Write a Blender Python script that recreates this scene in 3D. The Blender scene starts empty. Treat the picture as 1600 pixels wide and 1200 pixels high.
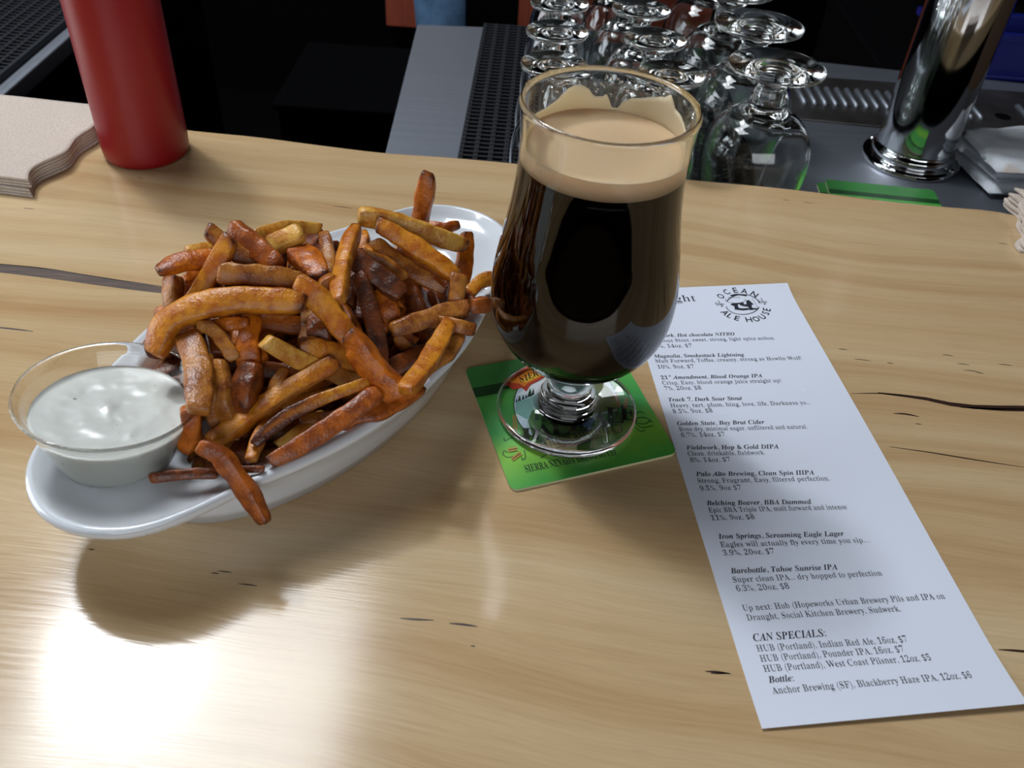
import bpy, bmesh, math, random
import numpy as np
from mathutils import Vector, Matrix, noise

# ---------------------------------------------------------------- camera, world, light, exposure
SC = bpy.context.scene
COL = SC.collection
BAR = 1.05                                    # height of the bar top above the floor, metres
FPX = 1383.005                                # focal length in pixels of a 1600 px wide frame
PITCH, ROLL, CAMH = .727, .070, 309.816       # camera over the bar top (mm)
_cp, _sp, _cr, _sr = math.cos(PITCH), math.sin(PITCH), math.cos(ROLL), math.sin(ROLL)
_f = np.array([0, _cp, -_sp]); _u0 = np.array([0, _sp, _cp]); _r0 = np.array([1., 0, 0])
RT = _cr * _r0 + _sr * _u0
UP = -_sr * _r0 + _cr * _u0
CAMP = np.array([0, 0, CAMH])

def at(px, py, z=0.):
    """The point of the horizontal plane z (mm above the bar top) seen at this photo pixel; mm."""
    d = RT * (px - 800) / FPX - UP * (py - 600) / FPX + _f
    return CAMP + d * ((z - CAMH) / d[2])

def V(p):
    """mm over the bar top -> world metres"""
    return Vector((p[0] * .001, p[1] * .001, (p[2] if len(p) > 2 else 0) * .001 + BAR))

cam = bpy.data.cameras.new('camera')
cam.sensor_width = 36; cam.lens = FPX / 1600 * 36; cam.clip_start = .01; cam.clip_end = 50
cam.dof.use_dof = True; cam.dof.focus_distance = .46; cam.dof.aperture_fstop = 18
co = bpy.data.objects.new('camera', cam); COL.objects.link(co)
m = Matrix(((RT[0], UP[0], -_f[0], 0), (RT[1], UP[1], -_f[1], 0), (RT[2], UP[2], -_f[2], BAR + CAMH * .001), (0, 0, 0, 1)))
co.matrix_world = m
SC.camera = co
SC.view_settings.view_transform = 'Standard'; SC.view_settings.look = 'None'
SC.view_settings.exposure = 0.32; SC.view_settings.gamma = 1.0; SC.view_settings.use_curve_mapping = False
cy = SC.cycles
cy.max_bounces = 20; cy.transmission_bounces = 20; cy.glossy_bounces = 10; cy.diffuse_bounces = 5
cy.caustics_reflective = True; cy.caustics_refractive = True; cy.blur_glossy = .2; cy.sample_clamp_indirect = 40

W = bpy.data.worlds.new('world'); SC.world = W; W.use_nodes = True
W.node_tree.nodes['Background'].inputs[0].default_value = (.80, .88, 1.0, 1)
W.node_tree.nodes['Background'].inputs[1].default_value = .09

def lamp(name, loc, target, sx, sy, power, col):
    l = bpy.data.lights.new(name, 'AREA'); l.shape = 'RECTANGLE'; l.size = sx; l.size_y = sy
    l.energy = power; l.color = col
    o = bpy.data.objects.new(name, l); COL.objects.link(o); o.location = loc
    d = Vector(target) - Vector(loc)
    o.rotation_euler = d.to_track_quat('-Z', 'Y').to_euler()
    return o
CEIL = BAR + 1.95
# daylight through the skylight over the far side of the bar: a clear pane and the hazier panes around it
lamp('skylight_clear_pane', (-1.02, 1.28, CEIL - .03), (-1.02, 1.28, 0), .22, .22, 18, (.90, .95, 1))
lamp('skylight_hazy_panes', (-.80, 1.14, CEIL - .02), (-.80, 1.14, 0), .84, .94, 27, (.90, .95, 1))
# tall window in the wall to the left
lamp('left_window_daylight', (-2.55, .55, BAR + .75), (0, .45, BAR), 1.3, 1.5, 27, (.86, .93, 1))
# added front fill from behind the drinker, no known window there
lamp('added_front_fill', (.5, -2.6, BAR + 1.15), (.0, .4, BAR), 3.0, 1.5, 34, (.92, .96, 1))

# ---------------------------------------------------------------- helpers
def tag(o, label, cat=None, group=None):
    o['label'] = label
    if cat: o['category'] = cat
    if group: o['group'] = group
    return o

def struct(o):
    o['kind'] = 'structure'; return o

def empty(name, p, label, cat, group=None):
    o = bpy.data.objects.new(name, None); COL.objects.link(o); o.location = V(p); o.empty_display_size = .01
    return tag(o, label, cat, group)

def obj(name, verts, faces, mat, parent=None, smooth=False, mm=True, mats=None):
    me = bpy.data.meshes.new(name)
    vv = [V(p) for p in verts] if mm else [Vector(p) for p in verts]
    if parent is not None:
        b = parent.location.copy() if parent.parent is None else parent.location + parent.parent.location
        vv = [p - b for p in vv]
    me.from_pydata(vv, [], faces)
    for f in me.polygons: f.use_smooth = smooth
    if mat: me.materials.append(mat)
    me.update()
    o = bpy.data.objects.new(name, me); COL.objects.link(o)
    if parent is not None: o.parent = parent
    return o

def recentre(o, p):
    """put the origin of a parentless one-mesh thing at p (mm)"""
    b = V(p); o.data.transform(Matrix.Translation(-b)); o.location = b; return o

def fixn(o):
    bm = bmesh.new(); bm.from_mesh(o.data); bmesh.ops.recalc_face_normals(bm, faces=bm.faces); bm.to_mesh(o.data); bm.free(); return o

class MB:
    """collects vertices and faces (mm)"""
    def __init__(s): s.v = []; s.f = []
    def add(s, v, f):
        k = len(s.v); s.v += [tuple(p) for p in v]; s.f += [tuple(i + k for i in q) for q in f]; return s
    def box(s, x0, x1, y0, y1, z0, z1):
        v = [(x, y, z) for z in (z0, z1) for y in (y0, y1) for x in (x0, x1)]
        return s.add(v, [(0, 2, 3, 1), (4, 5, 7, 6), (0, 1, 5, 4), (1, 3, 7, 5), (3, 2, 6, 7), (2, 0, 4, 6)])
    def prism(s, poly, z0, z1):
        n = len(poly); v = [(p[0], p[1], z0) for p in poly] + [(p[0], p[1], z1) for p in poly]
        f = [tuple(range(n - 1, -1, -1)), tuple(range(n, 2 * n))] + [(i, (i + 1) % n, n + (i + 1) % n, n + i) for i in range(n)]
        return s.add(v, f)
    def lathe(s, prof, c, n=64, closed=False):
        """prof: (r, z) list; r=0 ends make poles"""
        k = len(s.v); rings = []
        for r, z in prof:
            if r <= 1e-6:
                rings.append([len(s.v)]); s.v.append((c[0], c[1], c[2] + z))
            else:
                rings.append(list(range(len(s.v), len(s.v) + n)))
                s.v += [(c[0] + r * math.cos(2 * math.pi * i / n), c[1] + r * math.sin(2 * math.pi * i / n), c[2] + z) for i in range(n)]
        pairs = list(zip(rings, rings[1:])) + ([(rings[-1], rings[0])] if closed else [])
        for a, b in pairs:
            for i in range(n):
                j = (i + 1) % n
                if len(a) == 1 and len(b) == 1: continue
                if len(a) == 1: s.f.append((a[0], b[j], b[i]))
                elif len(b) == 1: s.f.append((a[i], a[j], b[0]))
                else: s.f.append((a[i], a[j], b[j], b[i]))
        return s
    def tube(s, pts, r, n=10):
        pts = [np.array(p, float) for p in pts]
        rr = r if hasattr(r, '__len__') else [r] * len(pts)
        rings = []
        for i, p in enumerate(pts):
            t = pts[min(i + 1, len(pts) - 1)] - pts[max(i - 1, 0)]; t /= np.linalg.norm(t)
            a = np.cross(t, [0, 0, 1.]);
            if np.linalg.norm(a) < .1: a = np.cross(t, [1., 0, 0])
            a /= np.linalg.norm(a); b = np.cross(t, a)
            rings.append(list(range(len(s.v), len(s.v) + n)))
            s.v += [tuple(p + rr[i] * (math.cos(2 * math.pi * k / n) * a + math.sin(2 * math.pi * k / n) * b)) for k in range(n)]
        for a, b in zip(rings, rings[1:]):
            s.f += [(a[k], a[(k + 1) % n], b[(k + 1) % n], b[k]) for k in range(n)]
        s.f += [tuple(rings[0][::-1]), tuple(rings[-1])]
        return s
    def build(s, name, mat, parent=None, smooth=False, bevel=0, seg=2, fix=True):
        o = obj(name, s.v, s.f, mat, parent, smooth)
        if fix: fixn(o)
        if bevel:
            b = o.modifiers.new('bevel', 'BEVEL'); b.width = bevel * .001; b.segments = seg; b.limit_method = 'ANGLE'; b.angle_limit = .6
            o.data.polygons.foreach_set('use_smooth', [True] * len(o.data.polygons))
            w = o.modifiers.new('wn', 'WEIGHTED_NORMAL'); w.keep_sharp = True
        return o

def smoothcurve(P, n):
    """Catmull-Rom through P, n samples"""
    P = np.array(P, float)
    if len(P) == 2: P = np.array([P[0], (P[0] + P[1]) / 2, P[1]])
    d = np.r_[0, np.cumsum(np.linalg.norm(np.diff(P, axis=0), axis=1))]; d = d / d[-1]
    Q = np.vstack([2 * P[0] - P[1], P, 2 * P[-1] - P[-2]])
    out = []
    for t in np.linspace(0, 1, n):
        i = min(max(np.searchsorted(d, t, side='right') - 1, 0), len(d) - 2); s = (t - d[i]) / (d[i + 1] - d[i])
        p0, p1, p2, p3 = Q[i:i + 4]
        out.append(.5 * ((2 * p1) + (p2 - p0) * s + (2 * p0 - 5 * p1 + 4 * p2 - p3) * s * s + (3 * p1 - p0 - 3 * p2 + p3) * s ** 3))
    return np.array(out)

# ---------------------------------------------------------------- materials
def s2l(c):
    return tuple(((x / 255) / 12.92 if x / 255 <= .04045 else ((x / 255 + .055) / 1.055) ** 2.4) for x in c) + (1,)

def mat(name, col=(128, 128, 128), rough=.5, metal=0., **kw):
    m = bpy.data.materials.new(name); m.use_nodes = True
    p = m.node_tree.nodes['Principled BSDF']
    p.inputs['Base Color'].default_value = s2l(col); p.inputs['Roughness'].default_value = rough; p.inputs['Metallic'].default_value = metal
    for k, v in kw.items(): p.inputs[k.replace('_', ' ')].default_value = v
    return m

class NT:
    def __init__(s, m): s.t = m.node_tree; s.p = s.t.nodes['Principled BSDF']
    def n(s, typ, **kw):
        o = s.t.nodes.new('ShaderNode' + typ)
        for k, v in kw.items():
            if k.startswith('_'): setattr(o, k[1:], v)
            else:
                key = int(k[1:]) if k[0] == 'i' and k[1:].isdigit() else k.replace('_', ' ')
                if hasattr(v, 'is_output'): s.t.links.new(v, o.inputs[key])
                else: o.inputs[key].default_value = v
        return o
    def coords(s, scale=(1, 1, 1), rot=(0, 0, 0), loc=(0, 0, 0), which='Object'):
        tc = s.n('TexCoord'); mp = s.n('Mapping', Scale=scale, Rotation=rot, Location=loc, Vector=tc.outputs[which]); return mp.outputs[0]
    def noise(s, vec, scale, detail=4, rough=.55, dist=0.):
        return s.n('TexNoise', Vector=vec, Scale=scale, Detail=detail, Roughness=rough, Distortion=dist).outputs[0]
    def ramp(s, fac, stops):
        r = s.n('ValToRGB', Fac=fac); e = r.color_ramp.elements
        while len(e) < len(stops): e.new(.5)
        for k, (p, c) in enumerate(stops): e[k].position = p; e[k].color = c if len(c) == 4 else s2l(c)
        return r.outputs[0]
    def mix(s, fac, a, b, mode='MIX'):
        x = s.n('Mix', _data_type='RGBA', _blend_type=mode)
        for k, v in ((0, fac), (6, a), (7, b)):
            if hasattr(v, 'is_output'): s.t.links.new(v, x.inputs[k])
            else: x.inputs[k].default_value = v if k == 0 else (v if len(v) == 4 else s2l(v))
        return x.outputs[2]
    def math(s, op, a, b=0., c=0.):
        x = s.n('Math', _operation=op)
        for k, v in ((0, a), (1, b), (2, c)):
            if hasattr(v, 'is_output'): s.t.links.new(v, x.inputs[k])
            else: x.inputs[k].default_value = v
        return x.outputs[0]
    def base(s, c): s.t.links.new(c, s.p.inputs['Base Color'])
    def rough(s, c): s.t.links.new(c, s.p.inputs['Roughness'])
    def bump(s, h, strength=.3, dist=.001):
        b = s.n('Bump', Strength=strength, Distance=dist, Height=h); s.t.links.new(b.outputs[0], s.p.inputs['Normal'])

GRAIN = math.radians(4.0)
def wood_material():
    m = mat('pale_plank_wood', (205, 170, 115), .3); t = NT(m)
    c = t.coords((1, 1, 1), (0, 0, GRAIN))
    sep = t.n('SeparateXYZ', Vector=c)
    x, y = sep.outputs[0], sep.outputs[1]
    # slow wander of the grain lines
    wv = t.n('CombineXYZ', X=t.math('MULTIPLY', x, 1.8), Y=t.math('MULTIPLY', y, 4.0), Z=.3).outputs[0]
    wander = t.noise(wv, 1.0, 2.5, .5)
    yy = t.math('ADD', y, t.math('MULTIPLY', wander, .12))
    ring = t.noise(t.n('CombineXYZ', X=t.math('MULTIPLY', x, .5), Y=t.math('MULTIPLY', yy, 42), Z=.7).outputs[0], 1.0, 3, .6)
    broad = t.noise(t.n('CombineXYZ', X=t.math('MULTIPLY', x, .8), Y=t.math('MULTIPLY', yy, 11), Z=4.1).outputs[0], 1.0, 2, .5)
    fine = t.noise(t.n('CombineXYZ', X=t.math('MULTIPLY', x, 30), Y=t.math('MULTIPLY', yy, 900), Z=0).outputs[0], 1.0, 3, .6)
    col = t.ramp(ring, [(.28, (163, 129, 90)), (.42, (178, 149, 110)), (.55, (187, 161, 123)), (.75, (195, 172, 137))])
    col = t.mix(t.ramp(broad, [(.50, (0, 0, 0)), (.74, (190, 190, 190))]), col, (160, 122, 78), 'MIX')
    col = t.mix(.20, col, t.ramp(fine, [(.3, (150, 120, 82)), (.6, (196, 168, 128))]))
    # rare long dark pores
    pore = t.noise(t.n('CombineXYZ', X=t.math('MULTIPLY', x, 22), Y=t.math('MULTIPLY', yy, 420), Z=9).outputs[0], 1.0, 1, .4)
    col = t.mix(t.ramp(pore, [(.72, (0, 0, 0)), (.77, (100, 100, 100))]), col, (96, 62, 36))
    t.base(col)
    t.rough(t.math('ADD', t.math('MULTIPLY', fine, .12), .09))
    t.bump(t.math('ADD', t.math('MULTIPLY', fine, .6), t.math('MULTIPLY', ring, .5)), .13, .0005)
    t.p.inputs['Specular IOR Level'].default_value = .55
    return m

M = {}
M['wood'] = wood_material()
M['crack'] = mat('dark_bark_void', (74, 50, 34), .55)
t = NT(M['crack']); v_ = t.noise(t.coords((40, 600, 1), (0, 0, GRAIN)), 1, 4, .6)
t.base(t.ramp(v_, [(.3, (30, 18, 12)), (.5, (66, 46, 32)), (.7, (92, 66, 46))]))
M['crack_dark'] = mat('dark_crack', (44, 24, 14), .5)
M['glass'] = mat('clear_glass', (250, 252, 251), .0, Transmission_Weight=1.0, IOR=1.5)
M['plastic'] = mat('clear_plastic', (250, 250, 248), .03, Transmission_Weight=1.0, IOR=1.46)
M['beer'] = mat('black_stout', (7, 2, 1), .15, IOR=1.35, Specular_IOR_Level=.04)
M['foam'] = mat('tan_foam', (200, 170, 133), .5, Subsurface_Weight=.6, Subsurface_Radius=(.008, .006, .004), Subsurface_Scale=1.0)
M['ceramic'] = mat('white_glazed_ceramic', (208, 212, 217), .14, Coat_Weight=.4, Coat_Roughness=.05)
M['sauce'] = mat('white_creamy_sauce', (206, 208, 202), .25, Subsurface_Weight=.15, Subsurface_Radius=(.004, .003, .002), Subsurface_Scale=.5)
t = NT(M['sauce']); sp = t.noise(t.coords(), 420, 2, .5)
t.base(t.ramp(sp, [(.0, (206, 208, 202)), (.74, (206, 208, 202)), (.76, (140, 132, 116)), (.82, (90, 84, 70))]))
M['red'] = mat('red_squeeze_plastic', (138, 9, 17), .36, Subsurface_Weight=.08, Subsurface_Radius=(.01, .002, .002))
M['napkin'] = mat('beige_paper_napkin', (186, 172, 160), .9)
t = NT(M['napkin']); t.bump(t.noise(t.coords((1, 1, 1)), 260, 4, .6), .5, .0006)
nz = t.noise(t.coords(), 900, 2, .5); t.base(t.ramp(nz, [(.35, (172, 157, 145)), (.65, (192, 179, 168))]))
M['napkin_brown'] = mat('brown_paper_napkin', (150, 112, 88), .9)
M['steel'] = mat('brushed_steel', (138, 143, 152), .3, 1.0)
t = NT(M['steel']); bz = t.noise(t.coords((3, 260, 1)), 1, 3, .6); t.rough(t.math('ADD', t.math('MULTIPLY', bz, .12), .46)); t.bump(bz, .05, .0004)
M['steel_dark'] = mat('worn_steel', (104, 102, 102), .5, 1.0)
t = NT(M['steel_dark']); bz = t.noise(t.coords((1, 1, 1)), 18, 4, .6); t.base(t.ramp(bz, [(.3, (76, 72, 70)), (.7, (106, 104, 104))]))
M['chrome'] = mat('polished_chrome', (205, 206, 208), .06, 1.0)
M['rubber'] = mat('black_rubber', (20, 22, 28), .5)
M['black'] = mat('black_paint', (4, 4, 5), .8, Specular_IOR_Level=.03)
M['warmwall'] = mat('warm_plaster_wall', (84, 62, 44), .8)
M['blackwall'] = mat('dark_wall_paint', (6, 5, 5), .9, Specular_IOR_Level=.03)
M['floor'] = mat('dark_floor_tile', (5, 5, 5), .8, Specular_IOR_Level=.05)
M['brownpanel'] = mat('brown_cabinet_panel', (128, 56, 32), .6)
t = NT(M['brownpanel']); bz = t.noise(t.coords((60, 3, 3)), 1, 3, .6); t.base(t.ramp(bz, [(.3, (112, 46, 26)), (.7, (140, 62, 38))]))
M['blue'] = mat('blue_plastic', (10, 19, 92), .4)
M['towel'] = mat('white_terry_towel', (205, 210, 216), .95)
t = NT(M['towel']); bz = t.noise(t.coords(), 24, 3, .5); t.base(t.ramp(bz, [(.3, (208, 213, 220)), (.62, (204, 208, 214)), (.72, (190, 168, 150))]))
t.bump(t.noise(t.coords(), 700, 3, .6), .7, .001)
M['denim'] = mat('blue_denim', (58, 88, 122), .9)
t = NT(M['denim']); bz = t.noise(t.coords((1, 1, 1)), 14, 5, .6); t.base(t.ramp(bz, [(.35, (40, 66, 98)), (.65, (84, 118, 152))]))
M['shirt'] = mat('black_cotton', (12, 12, 13), .9)
M['skin'] = mat('skin', (196, 150, 124), .5)
M['hair'] = mat('dark_hair', (30, 20, 14), .6)
M['paper'] = mat('white_copy_paper', (208, 213, 226), .75)
M['ink'] = mat('black_ink', (20, 22, 36), .7)
M['ink_grey'] = mat('grey_ink', (120, 124, 136), .7)

def coaster_material():
    m = mat('printed_green_card', (52, 140, 44), .42); t = NT(m)
    tc = t.n('TexCoord'); sep = t.n('SeparateXYZ', Vector=tc.outputs['Generated']); y = sep.outputs[1]
    nz = t.noise(t.coords(), 55, 4, .6)
    yy = t.math('ADD', y, t.math('MULTIPLY', t.math('SUBTRACT', nz, .5), .22))
    col = t.ramp(yy, [(.0, (66, 152, 62)), (.22, (122, 180, 60)), (.45, (62, 150, 76)), (.70, (76, 156, 64)), (.86, (46, 118, 52)), (1., (52, 124, 56))])
    band = t.math('MULTIPLY', t.math('GREATER_THAN', y, .735), t.math('LESS_THAN', y, .82))
    col = t.mix(band, col, (14, 62, 24))
    t.base(col); return m
M['coaster'] = coaster_material()
M['card_edge'] = mat('pulp_card_edge', (170, 165, 130), .9)

FRY = {'pale': ((212, 160, 70), (184, 116, 36)), 'gold': ((200, 128, 32), (166, 88, 18)), 'amber': ((192, 104, 18), (148, 68, 12)),
       'red': ((172, 90, 28), (122, 56, 18)), 'brown': ((172, 110, 42), (126, 66, 22)), 'dark': ((126, 62, 17), (82, 36, 12)),
       'crisp': ((106, 52, 22), (62, 30, 16)), 'two': ((196, 132, 34), (152, 78, 18))}
def fry_material(k):
    a, b = FRY[k]
    m = mat('fried_potato_' + k, a, .32); t = NT(m)
    rnd = t.n('ObjectInfo').outputs['Random']; tc = t.n('TexCoord')
    vec = t.n('VectorMath', _operation='ADD', i0=tc.outputs['Object'], i1=t.n('CombineXYZ', X=rnd, Y=t.math('MULTIPLY', rnd, 7.3), Z=0.).outputs[0]).outputs[0]
    n1 = t.noise(vec, 130, 5, .62); n2 = t.noise(vec, 800, 3, .6)
    col = t.mix(t.ramp(n1, [(.42, (0, 0, 0)), (.60, (255, 255, 255))]), a, b)
    col = t.mix(t.ramp(n2, [(.55, (0, 0, 0)), (.72, (60, 60, 60))]), col, (236, 180, 100) if k != 'crisp' else (150, 80, 50))
    at_ = t.n('Attribute', _attribute_name='browning').outputs['Fac']
    nb = t.math('ADD', at_, t.math('MULTIPLY', t.math('SUBTRACT', n1, .5), .55))
    col = t.mix(t.ramp(nb, [(.28, (0, 0, 0)), (.60, (200, 200, 200)), (.95, (255, 255, 255))]), col, (130, 66, 22))
    col = t.mix(t.ramp(nb, [(.80, (0, 0, 0)), (1.1 if False else 1.0, (255, 255, 255))]), col, (76, 36, 18))
    t.base(col)
    t.bump(t.math('ADD', t.math('MULTIPLY', n2, .32), n1), .75, .0012)
    t.p.inputs['Specular IOR Level'].default_value = .5
    t.p.inputs['Subsurface Weight'].default_value = .05
    t.p.inputs['Subsurface Radius'].default_value = (.004, .0018, .0006)
    return m
for k in FRY: M['fry_' + k] = fry_material(k)

# ---------------------------------------------------------------- the room
def quadbox(name, x0, x1, y0, y1, z0, z1, m, bevel=0):
    return struct(MB().box(x0, x1, y0, y1, z0, z1).build(name, m, bevel=bevel))
FL = -BAR * 1000; CE = 1950
quadbox('floor', -2700, 2900, -2800, 3000, FL - 60, FL, M['floor'])
quadbox('wall_back', -2700, 2900, 3000, 3080, FL, CE, M['blackwall'])
quadbox('wall_right', 2900, 2980, -2800, 3080, FL, CE, M['warmwall'])
quadbox('wall_front', -2700, 2900, -2880, -2800, FL, 250, M['warmwall'])
# left wall with its tall window
lw = MB()
lw.box(-2780, -2700, -2800, -150, FL, CE).box(-2780, -2700, 1250, 3080, FL, CE).box(-2780, -2700, -150, 1250, FL, -50).box(-2780, -2700, -150, 1250, 1550, CE)
struct(lw.build('wall_left', M['blackwall']))
wf = MB()
for y0, y1, z0, z1 in ((-150, -100, -50, 1550), (1200, 1250, -50, 1550), (-100, 1200, -50, 0), (-100, 1200, 1500, 1550), (530, 570, 0, 1500), (-100, 1200, 740, 770)):
    wf.box(-2740, -2690, y0, y1, z0, z1)
struct(wf.build('window_1', M['black']))
# ceiling with a skylight opening
cl = MB()
cl.box(-2700, -1230, -2800, 3080, CE, CE + 60).box(-370, 2900, -2800, 3080, CE, CE + 60).box(-1230, -370, -2800, 660, CE, CE + 60).box(-1230, -370, 1620, 3080, CE, CE + 60)
struct(cl.build('ceiling', M['blackwall']))
sf = MB()
for x0, x1, y0, y1 in ((-1230, -1212, 660, 1620), (-388, -370, 660, 1620), (-1212, -388, 660, 678), (-1212, -388, 1602, 1620)):
    sf.box(x0, x1, y0, y1, CE - 20, CE + 60)
struct(sf.build('window_2', M['black']))

# low brown back bar cupboard at the far wall and the dark post in front of it
cab = empty('back_cupboard', (20, 2560, FL), 'brown panelled cupboard low against the dark far wall behind the glasses', 'cupboard')
MB().box(-410, 464, 2420, 2700, -560, -80).build('carcass', M['black'], cab)
for i in range(3):
    x0 = -408 + i * 290
    MB().box(x0 + 4, x0 + 286, 2400, 2420, -572, -90).build('door', M['brownpanel'], cab, bevel=3)
MB().box(-410, 464, 2450, 2700, FL, -560).build('plinth', M['black'], cab)
MB().box(-425, 480, 2390, 2720, -80, -50).build('top', M['black'], cab, bevel=3)
struct(MB().box(-120, -34, 1500, 1580, FL, 900).build('trim_post', M['black']))

# ---------------------------------------------------------------- the bar counter
edge_px = [(0, 168), (147, 180), (290, 200), (400, 211), (500, 224), (600, 236), (700, 243), (800, 252), (900, 262), (1000, 270), (1090, 279), (1200, 289), (1280, 298), (1400, 313), (1500, 322), (1560, 327), (1600, 337)]
edge = [tuple(at(x, y)[:2]) for x, y in edge_px]
e0, e1 = edge[0], edge[-1]
far = [(-1100, e0[1] + 48), (-700, e0[1] + 20)] + edge + [(560, 551), (1100, 512)]
far = [tuple(p) for p in smoothcurve(far, 120)]
bar = empty('bar_counter', (0, 250, FL), 'pale varnished live-edge wooden bar counter under the food and drink', 'bar counter')
poly = [(-1100, 50), (1100, 70)] + far[::-1]
slab = MB().prism(poly, -48, 0).build('wood_slab', M['wood'], bar, bevel=4, seg=3)
MB().box(-1100, 1100, 130, 430, FL, -48).build('bar_front', M['black'], bar)
def flatshape(name, pts, z, m, parent, dz=.12):
    MBX = MB(); MBX.prism(pts, z - dz, z); return MBX.build(name, m, parent)
up = [(-40, 408), (0, 412), (60, 418), (120, 428), (180, 437), (250, 448), (300, 455)]
lo = [(-40, 423), (0, 426), (60, 433), (140, 444), (200, 452), (252, 458), (300, 462)]
c1 = [tuple(at(*p)[:2]) for p in up]; c2 = [tuple(at(*p)[:2]) for p in lo]
flatshape('filled_crack', [tuple(p) for p in smoothcurve(c2, 24)] + [tuple(p) for p in smoothcurve(c1, 24)][::-1], .05, M['crack'], bar)
def stroke(px, w):
    ck = MB()
    P = [at(*p) for p in px]; P = smoothcurve([p[:2] for p in P], 10)
    L, Rr = [], []
    for i, p in enumerate(P):
        t = P[min(i + 1, 9)] - P[max(i - 1, 0)]; t /= np.linalg.norm(t); nn = np.array([-t[1], t[0]])
        ww = w * (.15 + .85 * math.sin(math.pi * min(max(i / 9, .03), .97)) ** .7) / 2
        L.append(tuple(p + nn * ww)); Rr.append(tuple(p - nn * ww))
    ck.prism(Rr + L[::-1], -.05, .05).build('wood_crack', M['crack_dark'], bar)
stroke([(-30, 411), (60, 418), (120, 427.5), (180, 437), (250, 447), (300, 455)], .9)
stroke([(1372, 614), (1440, 622), (1500, 634), (1560, 637), (1610, 637), (1700, 640)], 3.4)
stroke([(1500, 636), (1560, 640), (1610, 641), (1700, 643)], 2.2)
stroke([(1330, 615), (1380, 615), (1420, 620)], .8)
stroke([(1396, 646), (1415, 647), (1436, 651)], 1.2)
stroke([(1390, 698), (1460, 708), (1520, 718), (1600, 730)], .8)
stroke([(-20, 510), (20, 514), (52, 518)], 1.2)
stroke([(625, 966), (650, 968), (678, 969)], .9); stroke([(702, 974), (725, 976), (746, 979)], 1.0)
stroke([(1102, 1049), (1120, 1050), (1142, 1053)], 1.0)
stroke([(1560, 1015), (1590, 1017), (1640, 1022)], 1.2)
stroke([(1110, 1052), (1125, 1052), (1140, 1052)], .8)
for x, y, l in ((1335, 561, 26), (1386, 567, 10), (1472, 554, 18), (1495, 568, 20), (1505, 578, 26), (1524, 582, 14), (1560, 569, 22), (1310, 545, 14), (1430, 662, 10), (1222, 312, 12), (1255, 316, 16), (735, 1009, 8), (575, 350, 40), (520, 322, 30), (340, 892, 22), (372, 912, 30), (205, 834, 26), (138, 858, 10), (330, 895, 12), (215, 278, 8), (1560, 380, 14), (36, 325, 18)):
    stroke([(x, y), (x + l / 2, y + l * .05), (x + l, y + l * .12)], .55)

# ---------------------------------------------------------------- lower steel counter behind the bar
DK = -108
deck = empty('steel_worktop', (250, 850, FL), 'lower brushed steel worktop behind the wooden bar carrying the glasses and tap tower', 'worktop')
dk = MB().prism([tuple(at(606, 232, DK)[:2] + np.array([4, -160])), (760, 600), (760, at(1600, 130, DK)[1] - 9), tuple(at(1600, 130, DK)[:2]), tuple(at(760, 42, DK)[:2]), tuple(at(652, 38, DK)[:2])], DK - 30, DK).build('steel_top', M['steel'], deck, bevel=1.5)
MB().prism([(-120, 600), (740, 620), (740, 1000), (-130, 1090)], FL, DK - 30).build('cabinet', M['black'], deck)
def mat_mesh(x0, x1, y0, y1, z, sh=0.):
    b = MB(); b.box(x0, x1, y0, y1, z, z + 1.2)
    px = 14.; n = int((x1 - x0) / px)
    for i in range(n + 1):
        x = x0 + i * (x1 - x0) / n; b.box(x - 2.2, x + 2.2, y0, y1, z + 1.2, z + 8)
    py = 9.; k = int((y1 - y0) / py)
    for j in range(k + 1):
        y = y0 + j * (y1 - y0) / k; b.box(x0, x1, y - 1.7, y + 1.7, z + 3.2, z + 7)
    for i in range(n):                      # little studs along the ribs
        x = x0 + i * (x1 - x0) / n
        for j in range(0, k, 1):
            y = y0 + (j + .5) * (y1 - y0) / k
            b.box(x - 1.2, x + 1.2, y - 1.3, y + 1.3, z + 8, z + 8.8)
    return b
bm_ = empty('bar_mat', (70, 860, DK), 'black rubber grid bar mat lying under the upside-down glasses', 'bar mat')
mat_mesh(-66, 226, 620, 1150, DK).build('rubber_grid', M['rubber'], bm_, fix=False)

lu = empty('steel_shelf_unit', (-700, 1000, FL), 'dark underbar unit with a steel edge at far left behind the napkins', 'underbar unit')
MB().box(-1300, -558, 640, 1500, DK - 14, DK - 8).build('steel_top', M['steel'], lu, bevel=2)
MB().box(-566, -556, 640, 1500, DK - 22, DK - 3).build('edge_rail', M['steel'], lu, bevel=2)
MB().box(-1300, -560, 650, 1500, FL, DK - 22).build('cabinet', M['black'], lu)
bm2 = empty('bar_mat', (-700, 1000, DK - 8), 'black rubber grid bar mat on the dark underbar unit at far left', 'bar mat')
mat_mesh(-900, -580, 820, 1440, DK - 7.8).build('rubber_grid', M['rubber'], bm2, fix=False)

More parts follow.
